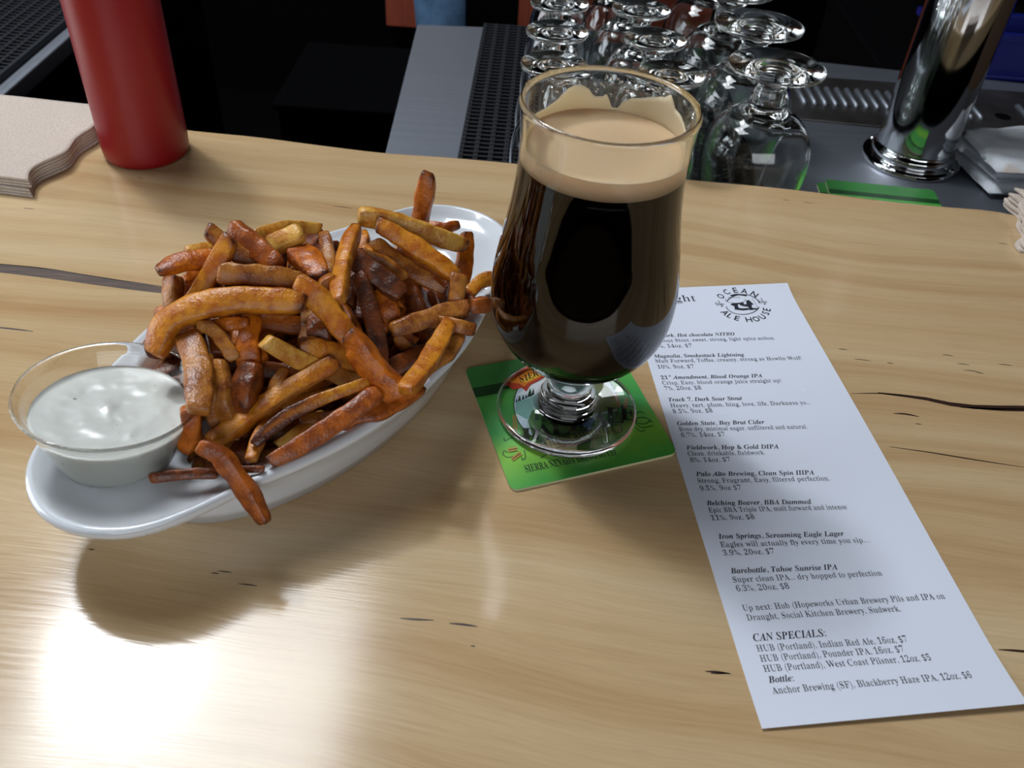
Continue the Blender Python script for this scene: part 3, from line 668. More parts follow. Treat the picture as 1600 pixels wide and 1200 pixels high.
# french fries: centre line points (mm), width (mm), colour, browned start, browned end, label
FRIES = [
 ([[-60.7,426.5,42.9],[-52.1,427.0,42.9],[-43.5,427.5,42.6],[-42.1,428.6,42.5],[-40.6,429.7,42.5],[-39.1,430.8,42.4],[-37.7,431.9,42.4],[-36.7,432.6,42.4]],6.0,'amber',0,1,'short orange fry tip poking up beside the white right ear of the dish'),
 ([[-52.2,422.5,78.4],[-53.2,420.8,70.5],[-54.5,418.9,62.5],[-56.1,416.9,54.2],[-57.2,414.9,46.0],[-57.8,413.7,40.7]],8.5,'amber',1,0,'tall amber fry standing straight up above the pile with a dark cut tip'),
 ([[-147.6,325.2,85.6],[-145.6,327.5,84.6],[-143.6,329.8,83.6],[-141.6,332.1,82.7],[-139.5,334.4,81.7],[-136.8,338.5,79.5],[-132.9,346.3,74.6],[-130.3,351.5,71.4]],4.8,'pale',0,0,'pale fry end lying behind the leftmost orange fry on the far side'),
 ([[-124.5,349.7,80.0],[-120.0,355.3,79.6],[-114.8,360.6,78.8],[-109.7,364.8,76.8],[-103.7,368.7,74.3],[-99.7,371.3,72.7]],5.6,'pale',0,0,'pale golden arched fry along the far ridge of the pile'),
 ([[-29.3,399.3,58.0],[-29.2,394.4,54.1],[-29.2,389.4,50.3],[-29.4,384.5,46.4],[-29.6,379.5,42.6],[-29.8,376.3,40.0]],7.8,'amber',1,0,'orange fry standing at the right end of the dish below the pale slanting fry'),
 ([[-24.7,362.0,47.0],[-22.4,366.4,47.4],[-19.9,370.5,47.9],[-16.6,372.8,48.3],[-12.9,373.8,48.7],[-10.3,374.5,49.0]],6.8,'gold',0,0,'curved golden fry reaching over the dish rim toward the beer glass'),
 ([[-82.7,384.2,61.7],[-81.0,378.7,61.6],[-79.3,373.2,61.6],[-77.1,367.9,61.8],[-74.7,362.7,62.0],[-71.2,357.6,60.1],[-65.3,352.7,53.8],[-61.3,349.4,49.5]],8.1,'gold',0,0,'golden fry stub pointing down under the pale fry at far right of the pile'),
 ([[-96.6,367.2,72.6],[-93.8,359.0,71.8],[-91.1,350.9,71.1],[-89.5,342.9,70.5],[-88.7,334.9,69.8],[-88.1,329.6,69.5]],5.7,'brown',0,0,'thin pale brown upright fry left of the dark tipped leaning fry'),
 ([[-104.9,348.9,73.1],[-101.1,344.7,73.9],[-97.5,340.3,74.4],[-94.6,335.6,74.6],[-91.7,330.7,74.6],[-89.9,327.5,74.6]],11.3,'amber',0,1,'broad brown chunk of fry with a dark spot in the middle of the far side'),
 ([[-131.6,355.4,60.6],[-124.9,352.8,67.5],[-118.2,350.1,74.5],[-115.1,350.8,75.9],[-112.1,351.5,77.4],[-109.0,352.2,78.8],[-106.0,352.9,80.2],[-104.0,353.4,81.2]],9.2,'pale',0,0,'short pale yellow chip on the far ridge beside the arched fry'),
 ([[-129.7,316.8,73.1],[-124.9,317.8,74.0],[-119.8,318.6,74.5],[-114.9,318.7,74.3],[-109.7,318.4,73.7],[-106.2,318.3,73.4]],5.4,'dark',0,0,'dark orange fry lying in the gap above the big curved fry'),
 ([[-150.8,323.5,71.6],[-148.9,326.7,70.4],[-146.9,329.9,69.2],[-144.9,333.1,67.9],[-142.9,336.3,66.7],[-140.4,341.2,64.3],[-137.3,349.4,59.5],[-135.2,354.9,56.3]],5.6,'amber',0,0,'small orange fry crossing behind the olive tipped fry at left'),
 ([[-56.5,366.3,49.1],[-54.7,363.2,46.5],[-52.9,360.1,44.0],[-51.2,357.0,41.5],[-49.4,353.9,39.0],[-47.0,351.4,34.2],[-43.5,350.1,24.9],[-41.2,349.2,18.7]],11.1,'dark',0,0,'wide reddish brown fry in shade right of the crisp dark red fry'),
 ([[-85.9,322.7,78.3],[-85.6,322.0,76.2],[-85.3,321.2,74.0],[-85.0,320.4,71.8],[-84.7,319.6,69.7],[-84.2,319.6,65.0],[-83.3,321.2,55.1],[-82.7,322.2,48.6]],7.5,'gold',0,0,'golden fry stub showing below the thin pale brown upright fry'),
 ([[-89.4,311.5,65.7],[-88.9,309.9,64.5],[-88.3,308.2,63.3],[-87.7,306.6,62.1],[-87.2,305.0,60.9],[-86.0,303.2,56.9],[-83.6,301.3,47.4],[-82.0,300.0,41.1]],9.1,'dark',0,0,'dark brown fry standing in the deep hollow at the centre'),
 ([[-66.5,344.7,57.9],[-65.1,342.9,56.1],[-63.7,341.0,54.4],[-62.3,339.2,52.6],[-60.9,337.3,50.8],[-58.6,335.9,46.6],[-54.6,335.2,37.5],[-52.0,334.8,31.4]],8.9,'amber',0,1,'short orange fry right of the long knobbly dark fry'),
 ([[-114.5,300.9,70.3],[-114.2,297.7,69.0],[-113.9,294.5,67.7],[-113.7,291.4,66.4],[-113.4,288.2,65.1],[-112.9,284.9,61.2],[-112.0,281.0,52.0],[-111.5,278.5,45.9]],8.5,'amber',0,0,'dark amber fry standing beneath the big curved fry'),
 ([[-130.9,294.3,68.9],[-127.4,294.4,69.6],[-123.9,294.4,70.4],[-120.3,294.5,71.1],[-116.8,294.6,71.8],[-114.5,294.6,72.3]],5.4,'amber',0,0,'amber fry lying just under the big curved fry behind the bent one'),
 ([[-56.5,329.2,41.9],[-55.5,329.4,40.2],[-54.5,329.5,38.5],[-53.5,329.7,36.7],[-52.4,329.9,35.0],[-50.7,331.3,30.9],[-47.5,335.4,22.3],[-45.4,338.0,16.6]],5.8,'brown',0,0,'pale brown fry stub under the skin covered fry at right'),
 ([[-60.1,311.1,35.2],[-56.4,315.6,34.5],[-52.5,320.2,33.8],[-48.4,324.6,33.0],[-44.2,329.1,32.1],[-41.3,332.0,31.6]],8.7,'dark',0,0,'glossy brown fry in shade behind the fry leaning on the right rim'),
 ([[-40.1,306.8,43.2],[-35.7,312.3,43.2],[-31.4,317.9,42.8],[-30.4,320.7,42.8],[-29.5,323.6,42.8],[-28.5,326.5,42.8],[-27.6,329.4,42.8],[-26.9,331.4,42.9]],6.8,'brown',0,0,'brown fry wedged between leaning fry and the right rim'),
 ([[-46.0,338.8,46.9],[-36.4,335.9,47.4],[-26.8,333.1,47.9],[-25.5,333.6,47.1],[-24.2,334.1,46.4],[-22.8,334.6,45.7],[-21.5,335.1,45.0],[-20.6,335.5,44.5]],6.2,'brown',0,1,'small brown fry end touching the scalloped right rim'),
 ([[-110.4,280.2,60.5],[-110.8,277.8,58.9],[-111.3,275.5,57.2],[-111.7,273.2,55.6],[-112.2,270.9,54.0],[-112.9,268.6,49.7],[-114.4,266.4,40.0],[-115.3,264.9,33.6]],10.6,'dark',0,0,'nearly black brown fry in the hollow left of the longest front fry'),
 ([[-98.1,284.3,56.2],[-98.6,282.9,55.6],[-99.0,281.6,55.0],[-99.5,280.2,54.5],[-100.0,278.9,53.9],[-101.4,276.9,50.6],[-104.7,273.6,41.7],[-106.8,271.4,35.8]],4.8,'brown',0,0,'small pale fry end peeking out behind the longest front fry'),
 ([[-129.6,281.0,64.5],[-128.7,277.6,62.2],[-127.8,274.1,60.0],[-126.9,270.8,57.8],[-126.0,267.4,55.6],[-124.8,264.3,51.0],[-122.8,261.9,41.5],[-121.4,260.3,35.2]],6.4,'brown',0,0,'shaded fry squeezed between two upright pale fries next to the sauce cup'),
 ([[-129.1,254.3,58.6],[-129.0,253.2,54.4],[-129.1,252.0,50.2],[-129.9,250.9,46.0],[-131.5,249.7,41.8],[-132.5,249.0,39.0]],7.0,'amber',0,0,'amber fry tucked against the right side of the sauce cup'),
 ([[-123.6,279.3,62.6],[-122.8,276.3,60.5],[-122.0,273.4,58.5],[-121.2,270.4,56.4],[-120.4,267.4,54.4],[-119.3,264.7,49.9],[-117.4,262.5,40.3],[-116.1,261.0,34.0]],7.6,'brown',0,0,'short upright pale brown fry left of the longest front fry'),
 ([[-138.2,287.0,68.3],[-133.5,279.1,67.4],[-129.5,270.8,66.1],[-126.8,262.7,65.1],[-124.4,254.4,63.8],[-122.8,248.9,63.1]],10.3,'brown',0,0,'large pale brown fry standing next to the sauce cup'),
 ([[-133.7,289.4,72.4],[-129.4,289.3,72.3],[-125.6,287.7,70.5],[-122.7,285.4,67.9],[-119.6,282.7,64.9],[-117.6,281.0,63.0]],5.5,'brown',0,0,'thin bent fry hooked beneath the big curved fry'),
 ([[-162.1,312.9,58.3],[-160.4,312.4,59.2],[-158.8,311.8,60.2],[-157.2,311.3,61.2],[-155.6,310.7,62.2],[-151.3,311.4,62.9],[-141.8,314.6,62.8],[-135.5,316.7,62.8]],6.3,'amber',0,0,'tiny orange fry end at the left rim beneath the upright brown fry'),
 ([[-154.1,319.5,74.7],[-153.7,316.9,73.0],[-153.2,314.0,71.1],[-152.5,311.4,69.5],[-151.6,308.6,67.6],[-150.3,306.1,63.3],[-147.9,303.8,53.8],[-146.4,302.3,47.5]],8.2,'brown',1,0,'short upright fry at the left rim with a browned top'),
 ([[-155.8,311.5,83.8],[-152.2,315.4,83.9],[-147.8,319.2,84.0],[-143.6,322.3,83.3],[-138.7,325.4,82.6],[-135.5,327.5,82.1]],7.6,'amber',1,0,'leftmost orange fry jutting out of the pile over the wood'),
 ([[-139.6,332.6,92.5],[-135.3,331.9,88.7],[-130.3,330.9,84.7],[-125.5,330.4,81.2],[-120.1,329.7,77.5],[-116.6,329.2,75.0]],7.7,'brown',1,0,'pale brown fry with a dark squared tip on the upper left ridge'),
 ([[-131.6,341.1,88.5],[-126.8,338.5,86.8],[-121.7,335.6,84.8],[-117.2,332.7,82.9],[-112.5,329.6,80.7],[-109.3,327.6,79.3]],9.2,'red',0,0,'rough reddish fry on the upper left ridge beside the dark squared tip fry'),
 ([[-73.5,372.9,65.5],[-66.2,369.7,61.0],[-58.6,367.0,57.0],[-50.4,364.9,53.6],[-42.1,363.0,50.5],[-36.4,361.7,48.4]],7.7,'brown',0,1,'long brown fry lowest of the slanting fries at upper right'),
 ([[-61.3,379.6,59.5],[-55.3,375.8,58.4],[-49.4,372.0,57.4],[-43.9,367.9,56.0],[-38.6,363.6,54.4],[-35.2,360.8,53.4]],6.3,'red',0,0,'thin orange brown fry between the two long slanting fries at upper right'),
 ([[-80.4,377.1,77.7],[-69.9,380.6,74.3],[-59.7,383.5,70.1],[-48.6,385.8,65.3],[-37.3,387.8,60.1],[-29.6,389.1,56.6]],9.1,'pale',0,1,'broad pale golden fry slanting across the right end with a dark far edge'),
 ([[-70.7,373.0,76.1],[-62.0,370.7,72.6],[-53.4,368.2,68.8],[-45.1,365.5,64.8],[-37.0,362.5,60.4],[-31.7,360.4,57.4]],8.7,'gold',1,0,'long golden fry slanting down directly below the broad pale golden one'),
 ([[-29.9,359.2,59.1],[-29.9,357.2,57.2],[-30.0,355.2,55.3],[-30.0,353.3,53.4],[-30.1,351.3,51.5],[-30.1,349.6,47.0],[-30.2,348.2,37.1],[-30.3,347.3,35.0]],8.0,'brown',0,0,'brown fry hanging down from the lower ends of the slanting fries'),
 ([[-26.8,358.8,47.0],[-24.7,354.7,46.8],[-22.1,352.1,46.6],[-19.4,352.8,46.4],[-16.2,354.6,46.1],[-14.1,355.8,46.0]],7.1,'red',0,1,'crisp dark orange fry end jutting over the right rim near the glass'),
 ([[-128.7,329.0,91.4],[-131.4,324.5,86.4],[-134.5,320.0,81.3],[-138.2,315.4,76.1],[-141.8,311.0,71.2],[-144.0,308.5,68.3]],7.8,'gold',1,0,'olive tipped amber fry leaning steeply at the left of the pile'),
 ([[-130.5,314.4,82.5],[-124.0,316.2,81.6],[-116.6,317.8,80.5],[-109.8,319.2,79.2],[-102.2,320.5,77.7],[-97.2,321.4,76.8]],8.4,'brown',0,0,'pinkish brown fry lying level above the big curved fry'),
 ([[-77.2,355.7,70.3],[-72.7,357.0,67.5],[-68.2,358.2,64.7],[-64.0,359.0,61.4],[-60.1,359.4,57.6],[-57.5,359.6,55.1]],6.3,'brown',0,0,'brown fry bordering the top edge of the crisp dark red fry'),
 ([[-80.2,351.1,71.1],[-75.1,348.9,68.9],[-69.5,346.4,66.4],[-64.6,344.0,64.1],[-59.2,341.4,61.5],[-55.7,339.7,59.7]],9.7,'crisp',1,0,'crisp dark red fry with a ragged end in the centre right'),
 ([[-80.5,367.6,77.6],[-81.3,354.8,77.1],[-81.3,342.1,76.6],[-80.6,329.4,76.2],[-79.3,317.0,76.1],[-78.2,308.9,76.3]],7.0,'gold',1,0,'leaning fry with a wrinkled dark purple brown top near the centre'),
 ([[-76.1,342.1,67.0],[-71.5,335.4,61.7],[-68.1,328.3,56.0],[-65.3,321.0,50.0],[-62.5,313.8,44.2],[-60.6,309.1,40.4]],7.8,'crisp',0,1,'long knobbly dark fry running down the centre of the pile'),
 ([[-57.9,325.8,48.7],[-51.0,330.4,49.0],[-43.9,335.0,49.3],[-36.6,339.4,49.4],[-29.1,343.5,49.2],[-24.0,346.2,49.1]],8.2,'brown',0,1,'brown skin covered fry pointing right toward the rim'),
 ([[-95.5,311.8,82.6],[-90.0,309.3,79.5],[-84.4,306.3,75.8],[-79.6,303.2,71.9],[-74.6,299.6,67.6],[-71.3,297.3,64.8]],9.5,'gold',0,0,'broad golden brown fry slanting down right from the centre'),
 ([[-150.3,279.1,65.4],[-145.4,289.1,74.1],[-132.3,295.5,78.6],[-117.6,299.2,80.2],[-102.3,300.9,79.5],[-91.6,301.9,79.0]],10.2,'gold',0,1,'big curved amber fry with a greenish right end, largest at the left'),
 ([[-92.6,294.0,62.6],[-87.6,296.5,59.3],[-82.4,298.9,55.9],[-77.4,300.7,51.8],[-72.4,302.1,47.2],[-69.0,303.0,44.1]],8.7,'gold',1,0,'golden fry with a dark left end behind the crisp topped front fry'),
 ([[-104.6,285.7,69.8],[-98.4,288.0,63.0],[-91.0,290.2,56.2],[-83.9,293.1,50.0],[-75.6,295.8,43.8],[-70.0,297.7,39.6]],7.5,'pale',0,0,'pale golden fry crossing under the longest front fry'),
 ([[-79.7,293.2,37.0],[-85.0,285.7,40.9],[-90.4,278.3,44.9],[-92.1,277.0,45.1],[-93.9,275.8,45.3],[-95.6,274.6,45.5],[-97.4,273.3,45.8],[-98.5,272.5,45.9]],3.8,'pale',0,0,'pale fry end just visible beneath the longest front fry'),
 ([[-100.4,283.0,34.1],[-101.5,273.8,37.8],[-102.6,264.6,41.5],[-103.3,260.4,42.0],[-103.7,255.9,42.0],[-103.7,251.3,42.1],[-103.8,246.6,42.0],[-103.8,243.6,42.0]],5.1,'gold',0,0,'golden pointed fry end near the front rim'),
 ([[-83.8,285.0,29.8],[-88.1,276.3,32.1],[-92.4,267.6,34.4],[-93.6,266.2,34.1],[-94.8,264.8,33.8],[-96.0,263.4,33.5],[-97.2,262.0,33.3],[-98.0,261.1,33.1]],4.6,'pale',0,0,'pale yellow fry end beneath the thick reddish front fry'),
 ([[-74.1,290.4,25.2],[-79.2,283.6,30.4],[-84.2,276.7,35.6],[-85.7,275.8,36.2],[-87.1,274.9,36.8],[-88.5,274.0,37.3],[-89.9,273.0,37.9],[-90.9,272.4,38.3]],4.8,'brown',1,1,'stubby fry end with a rough cut face near the front rim'),
 ([[-40.1,294.2,41.8],[-43.5,290.1,42.0],[-47.2,285.9,42.1],[-50.5,281.9,42.4],[-53.9,277.7,42.5],[-58.8,274.1,42.9],[-66.6,271.5,42.9],[-71.8,269.8,37.4]],6.0,'red',1,0,'crisp orange fry end lying against the right front rim'),
 ([[-70.7,293.2,70.7],[-67.0,290.5,66.0],[-62.4,287.5,61.1],[-57.8,285.0,56.7],[-52.6,282.2,51.9],[-49.2,280.4,48.8]],10.8,'amber',1,0,'wide amber fry with a crisp bubbled top in the front right'),
 ([[-31.8,332.6,50.3],[-34.3,320.1,50.4],[-36.7,307.9,50.9],[-39.6,296.2,52.0],[-43.0,285.1,53.6],[-45.2,277.8,54.9]],7.9,'gold',0,0,'golden amber fry leaning upright against the right front rim'),
 ([[-61.6,280.7,55.1],[-71.8,274.8,54.4],[-82.0,268.6,53.1],[-91.3,261.9,51.4],[-98.7,254.3,48.7],[-103.1,248.7,46.2]],5.3,'two',0,1,'curved fry golden at one end and dark brown at the other'),
 ([[-77.7,291.9,55.7],[-88.1,283.6,52.8],[-98.3,275.2,49.8],[-107.7,266.7,46.6],[-117.0,257.9,43.3],[-123.0,252.2,41.2]],7.9,'gold',1,0,'longest amber front fry pointing down toward the sauce cup'),
 ([[-56.8,277.1,52.6],[-65.0,269.3,49.9],[-73.1,261.7,47.5],[-81.4,254.3,45.4],[-89.6,247.4,43.7],[-95.2,242.8,42.6]],7.7,'red',0,1,'thick reddish fry along the front rim with a burnt left end'),
 ([[-140.2,230.9,41.3],[-134.8,232.1,41.6],[-129.5,233.2,41.9],[-124.3,234.2,42.0],[-119.0,234.7,41.7],[-115.6,235.1,41.5]],4.3,'dark',0,0,'dark amber fry lying low at the front rim behind the hanging fry'),
 ([[-124.5,247.0,32.3],[-116.5,242.9,36.7],[-108.5,238.8,41.1],[-106.1,238.9,41.2],[-103.8,239.0,41.3],[-101.4,239.1,41.5],[-99.1,239.2,41.6],[-97.5,239.3,41.7]],3.0,'dark',0,0,'dark slim fry end on the front rim right of the hanging fry'),
 ([[-120.8,238.1,53.9],[-113.6,237.2,50.9],[-107.8,233.8,45.1],[-102.6,230.0,39.0],[-97.8,226.1,32.6],[-94.9,223.5,28.4]],6.8,'red',0,1,'long reddish brown fry hanging out over the front rim'),
]
UNDER = [
 ([[-151.8,352.2,51.7],[-136.6,365.2,49.9],[-113.8,384.7,46.8],[-98.6,397.7,44.7]],9.5),
 ([[-83.9,356.3,25.0],[-73.9,368.3,25.3],[-58.9,386.2,25.8],[-48.9,398.1,26.2]],8.7),
 ([[-103.6,337.0,41.2],[-94.4,346.0,40.0],[-80.7,359.6,40.6],[-71.5,368.6,42.7]],7.8),
 ([[-77.8,302.9,25.4],[-71.8,312.9,24.1],[-62.9,327.9,22.1],[-57.0,338.0,20.6]],8.8),
 ([[-144.2,325.0,24.9],[-131.6,338.9,24.8],[-112.7,359.8,23.7],[-100.2,373.7,22.3]],7.6),
 ([[-104.9,277.6,44.5],[-118.5,281.3,47.0],[-138.8,286.8,43.8],[-152.3,290.5,37.1]],7.4),
 ([[-138.6,290.2,58.2],[-145.1,303.6,55.7],[-154.9,323.7,49.6],[-161.4,337.1,43.9]],9.1),
 ([[-91.8,300.5,52.1],[-92.6,311.9,56.9],[-93.9,329.1,60.6],[-94.7,340.5,61.0]],8.8),
 ([[-139.6,318.5,48.2],[-132.5,331.3,41.7],[-121.8,350.4,37.3],[-114.7,363.1,37.8]],9.4),
 ([[-109.8,351.6,33.2],[-98.2,359.1,35.9],[-80.8,370.4,38.6],[-69.2,378.0,39.5]],10.0),
 ([[-99.6,269.8,37.8],[-104.7,289.3,36.3],[-112.4,318.6,34.1],[-117.5,338.2,32.8]],7.9),
 ([[-126.5,273.1,35.3],[-133.2,287.6,34.9],[-143.1,309.2,34.4],[-149.8,323.7,34.2]],9.0),
 ([[-63.1,341.2,25.9],[-60.8,353.2,20.0],[-57.2,371.2,17.5],[-54.8,383.3,20.1]],9.0),
 ([[-97.4,329.6,51.4],[-101.2,346.4,55.7],[-106.9,371.6,57.2],[-110.6,388.5,55.0]],8.6),
 ([[-39.6,353.1,33.3],[-43.5,364.1,34.9],[-49.5,380.8,35.4],[-53.4,391.8,34.5]],7.4),
 ([[-96.9,283.1,41.6],[-90.6,293.0,38.6],[-81.2,307.9,37.6],[-74.9,317.8,39.3]],7.4),
 ([[-61.9,323.2,35.5],[-73.5,336.7,27.9],[-90.9,357.0,19.2],[-102.5,370.5,15.1]],7.4),
 ([[-68.8,331.5,39.5],[-67.4,342.4,35.7],[-65.3,358.7,38.0],[-63.9,369.5,44.8]],7.8),
 ([[-129.4,281.4,15.7],[-119.6,296.8,20.7],[-104.8,319.8,23.9],[-95.0,335.2,23.4]],8.2),
 ([[-128.5,259.9,32.3],[-123.9,269.9,28.8],[-117.0,284.8,26.4],[-112.5,294.8,26.6]],9.5),
 ([[-79.6,270.2,31.0],[-89.3,278.0,26.2],[-103.7,289.7,20.2],[-113.3,297.5,17.0]],8.1),
 ([[-73.1,349.9,13.7],[-83.9,350.2,15.4],[-100.2,350.6,19.8],[-111.0,350.9,24.0]],8.7),
 ([[-108.7,287.8,57.4],[-118.7,296.4,59.4],[-133.7,309.3,58.7],[-143.7,317.9,55.8]],7.5),
 ([[-86.0,344.5,29.2],[-72.5,354.8,28.0],[-52.3,370.2,28.6],[-38.8,380.5,30.5]],7.3),
 ([[-132.5,289.7,54.5],[-121.0,291.4,50.0],[-103.6,293.9,46.1],[-92.1,295.6,45.5]],7.8),
 ([[-146.0,292.0,17.6],[-136.7,298.9,18.2],[-122.8,309.2,16.4],[-113.6,316.1,13.4]],7.8),
 ([[-127.7,314.8,56.2],[-115.9,316.9,54.8],[-98.3,320.0,52.0],[-86.5,322.0,49.7]],7.7),
 ([[-140.8,288.1,28.7],[-137.5,298.2,26.7],[-132.6,313.4,23.0],[-129.3,323.5,20.0]],9.3),
 ([[-149.6,305.5,12.5],[-143.0,324.3,16.3],[-133.2,352.7,20.6],[-126.7,371.6,22.6]],7.8),
 ([[-119.0,342.7,50.2],[-113.0,355.9,46.6],[-104.0,375.5,42.0],[-98.0,388.7,39.4]],9.4),
 ([[-74.6,332.8,47.4],[-73.2,348.1,52.1],[-71.0,371.0,52.1],[-69.5,386.3,47.5]],8.2),
 ([[-73.2,283.0,25.8],[-65.6,298.4,26.1],[-54.2,321.5,24.5],[-46.6,336.9,22.1]],7.6),
 ([[-117.3,396.3,35.2],[-104.1,396.8,37.0],[-84.2,397.4,40.3],[-71.0,397.9,43.0]],7.6),
 ([[-114.5,328.0,13.4],[-104.0,330.7,13.4],[-88.4,334.7,16.3],[-78.0,337.3,20.1]],8.2),
 ([[-76.6,365.9,30.9],[-92.4,370.1,30.5],[-116.1,376.4,30.9],[-131.9,380.5,31.8]],8.3),
 ([[-126.4,285.2,61.5],[-129.5,295.7,63.9],[-134.2,311.4,67.8],[-137.4,321.9,70.5]],8.0),
 ([[-88.2,289.8,30.2],[-84.2,300.0,30.6],[-78.3,315.3,31.9],[-74.3,325.5,33.2]],8.0),
 ([[-116.0,279.3,13.3],[-100.0,292.4,15.6],[-76.0,312.2,16.4],[-60.0,325.4,15.0]],7.4),
 ([[-126.8,363.7,43.3],[-115.7,375.0,40.0],[-99.1,391.8,31.9],[-88.0,403.1,24.5]],8.1),
 ([[-125.7,297.9,32.1],[-125.4,309.9,30.9],[-125.0,328.1,30.4],[-124.8,340.2,30.9]],7.8),
 ([[-97.8,323.0,65.4],[-108.5,329.7,63.8],[-124.5,339.7,64.9],[-135.1,346.3,67.9]],7.4),
 ([[-138.2,332.5,57.9],[-131.6,341.7,58.6],[-121.6,355.5,61.5],[-115.0,364.7,64.9]],8.7),
 ([[-81.8,337.8,52.7],[-81.8,350.7,55.0],[-81.7,370.2,54.0],[-81.7,383.2,50.4]],8.1),
 ([[-121.3,249.2,32.7],[-119.9,263.9,34.5],[-117.7,286.0,38.4],[-116.2,300.7,41.8]],8.6),
 ([[-152.6,324.2,57.0],[-139.8,327.2,53.4],[-120.6,331.8,52.0],[-107.8,334.9,53.8]],8.0),
 ([[-115.5,371.3,21.9],[-100.6,383.5,25.1],[-78.2,401.8,31.0],[-63.2,413.9,35.5]],7.4),
 ([[-118.5,323.5,41.9],[-128.6,329.7,35.8],[-143.9,338.9,32.4],[-154.1,345.1,34.0]],7.2),
 ([[-109.0,303.6,28.4],[-99.5,314.8,28.4],[-85.1,331.5,29.2],[-75.6,342.7,30.4]],7.7),
 ([[-163.5,298.7,50.3],[-152.4,300.9,50.3],[-135.9,304.2,46.5],[-124.9,306.3,41.5]],7.3),
 ([[-133.7,253.8,22.7],[-121.8,259.8,19.6],[-103.9,268.9,15.9],[-92.0,274.9,14.1]],9.2),
 ([[-72.4,312.4,54.7],[-80.3,325.2,55.2],[-92.2,344.4,52.0],[-100.1,357.1,47.1]],8.2),
 ([[-120.5,332.6,13.1],[-120.5,345.3,14.6],[-120.5,364.4,15.9],[-120.5,377.1,16.0]],7.2),
 ([[-162.4,289.1,30.3],[-161.1,300.1,32.2],[-159.0,316.6,32.0],[-157.7,327.5,30.0]],7.6),
 ([[-82.5,365.9,14.6],[-77.4,378.4,19.7],[-69.9,397.2,24.8],[-64.9,409.7,26.5]],10.0),
 ([[-112.6,251.9,33.7],[-110.7,263.6,32.2],[-107.8,281.0,30.4],[-105.8,292.7,29.5]],9.2),
 ([[-125.3,383.2,27.3],[-113.1,392.2,27.8],[-94.8,405.7,30.8],[-82.5,414.7,34.2]],7.3),
 ([[-155.1,283.4,33.4],[-155.4,293.8,29.6],[-155.9,309.4,24.7],[-156.2,319.7,21.8]],8.4),
 ([[-118.7,312.9,47.2],[-115.0,324.4,47.4],[-109.6,341.6,46.9],[-106.0,353.1,46.1]],8.0),
 ([[-118.1,293.5,31.6],[-115.6,311.3,28.2],[-111.8,337.9,21.6],[-109.3,355.6,16.1]],8.0),
 ([[-40.8,358.0,16.7],[-44.2,368.5,14.5],[-49.3,384.1,15.5],[-52.6,394.5,18.9]],8.1),
 ([[-97.0,290.9,27.1],[-98.2,302.7,32.9],[-100.0,320.5,34.0],[-101.2,332.3,29.6]],7.9),
 ([[-141.3,332.6,39.7],[-136.9,348.1,40.5],[-130.3,371.4,39.8],[-125.9,387.0,38.1]],7.9),
 ([[-68.6,304.5,25.2],[-62.1,321.5,27.7],[-52.5,346.9,27.8],[-46.1,363.8,25.3]],7.3),
 ([[-157.0,304.2,45.4],[-152.2,320.5,43.4],[-144.8,344.9,43.1],[-139.9,361.2,44.6]],9.4),
 ([[-82.0,276.5,17.4],[-72.6,292.7,16.4],[-58.5,317.0,15.9],[-49.0,333.2,16.2]],7.4),
 ([[-105.2,309.1,42.2],[-95.8,323.0,42.0],[-81.7,343.9,39.4],[-72.3,357.8,36.3]],9.4),
 ([[-86.8,345.4,65.4],[-92.4,356.0,65.2],[-100.7,371.7,64.1],[-106.3,382.2,62.9]],8.6),
 ([[-138.5,262.6,22.0],[-128.5,266.9,17.1],[-113.5,273.4,13.4],[-103.5,277.7,13.4]],7.8),
 ([[-112.0,379.5,15.4],[-101.5,384.6,18.0],[-85.7,392.3,19.5],[-75.2,397.4,19.1]],8.5),
 ([[-103.3,305.5,21.1],[-94.6,312.4,20.1],[-81.5,322.8,18.0],[-72.8,329.8,16.2]],9.7),
 ([[-64.9,330.6,46.5],[-61.8,344.1,41.4],[-57.2,364.4,38.1],[-54.1,378.0,38.8]],8.8),
 ([[-160.3,332.0,56.3],[-150.2,337.6,54.5],[-134.9,346.1,49.4],[-124.8,351.7,44.5]],9.4),
 ([[-86.1,383.0,24.2],[-76.7,390.5,29.6],[-62.5,401.7,33.3],[-53.1,409.2,33.1]],8.8),
 ([[-102.9,336.6,62.1],[-106.5,346.2,60.6],[-111.9,360.5,55.0],[-115.5,370.1,49.1]],8.5),
 ([[-128.4,331.9,18.8],[-119.2,337.5,24.5],[-105.3,345.9,31.5],[-96.1,351.5,35.1]],8.4),
 ([[-67.5,345.0,44.7],[-76.7,353.9,46.2],[-90.6,367.3,50.0],[-99.8,376.2,53.7]],7.8),
 ([[-100.7,372.1,48.5],[-84.2,381.0,44.1],[-59.5,394.4,37.8],[-43.1,403.3,33.9]],8.4),
 ([[-157.8,288.2,41.9],[-151.9,299.4,42.8],[-143.2,316.2,41.3],[-137.3,327.4,38.3]],8.1),
]
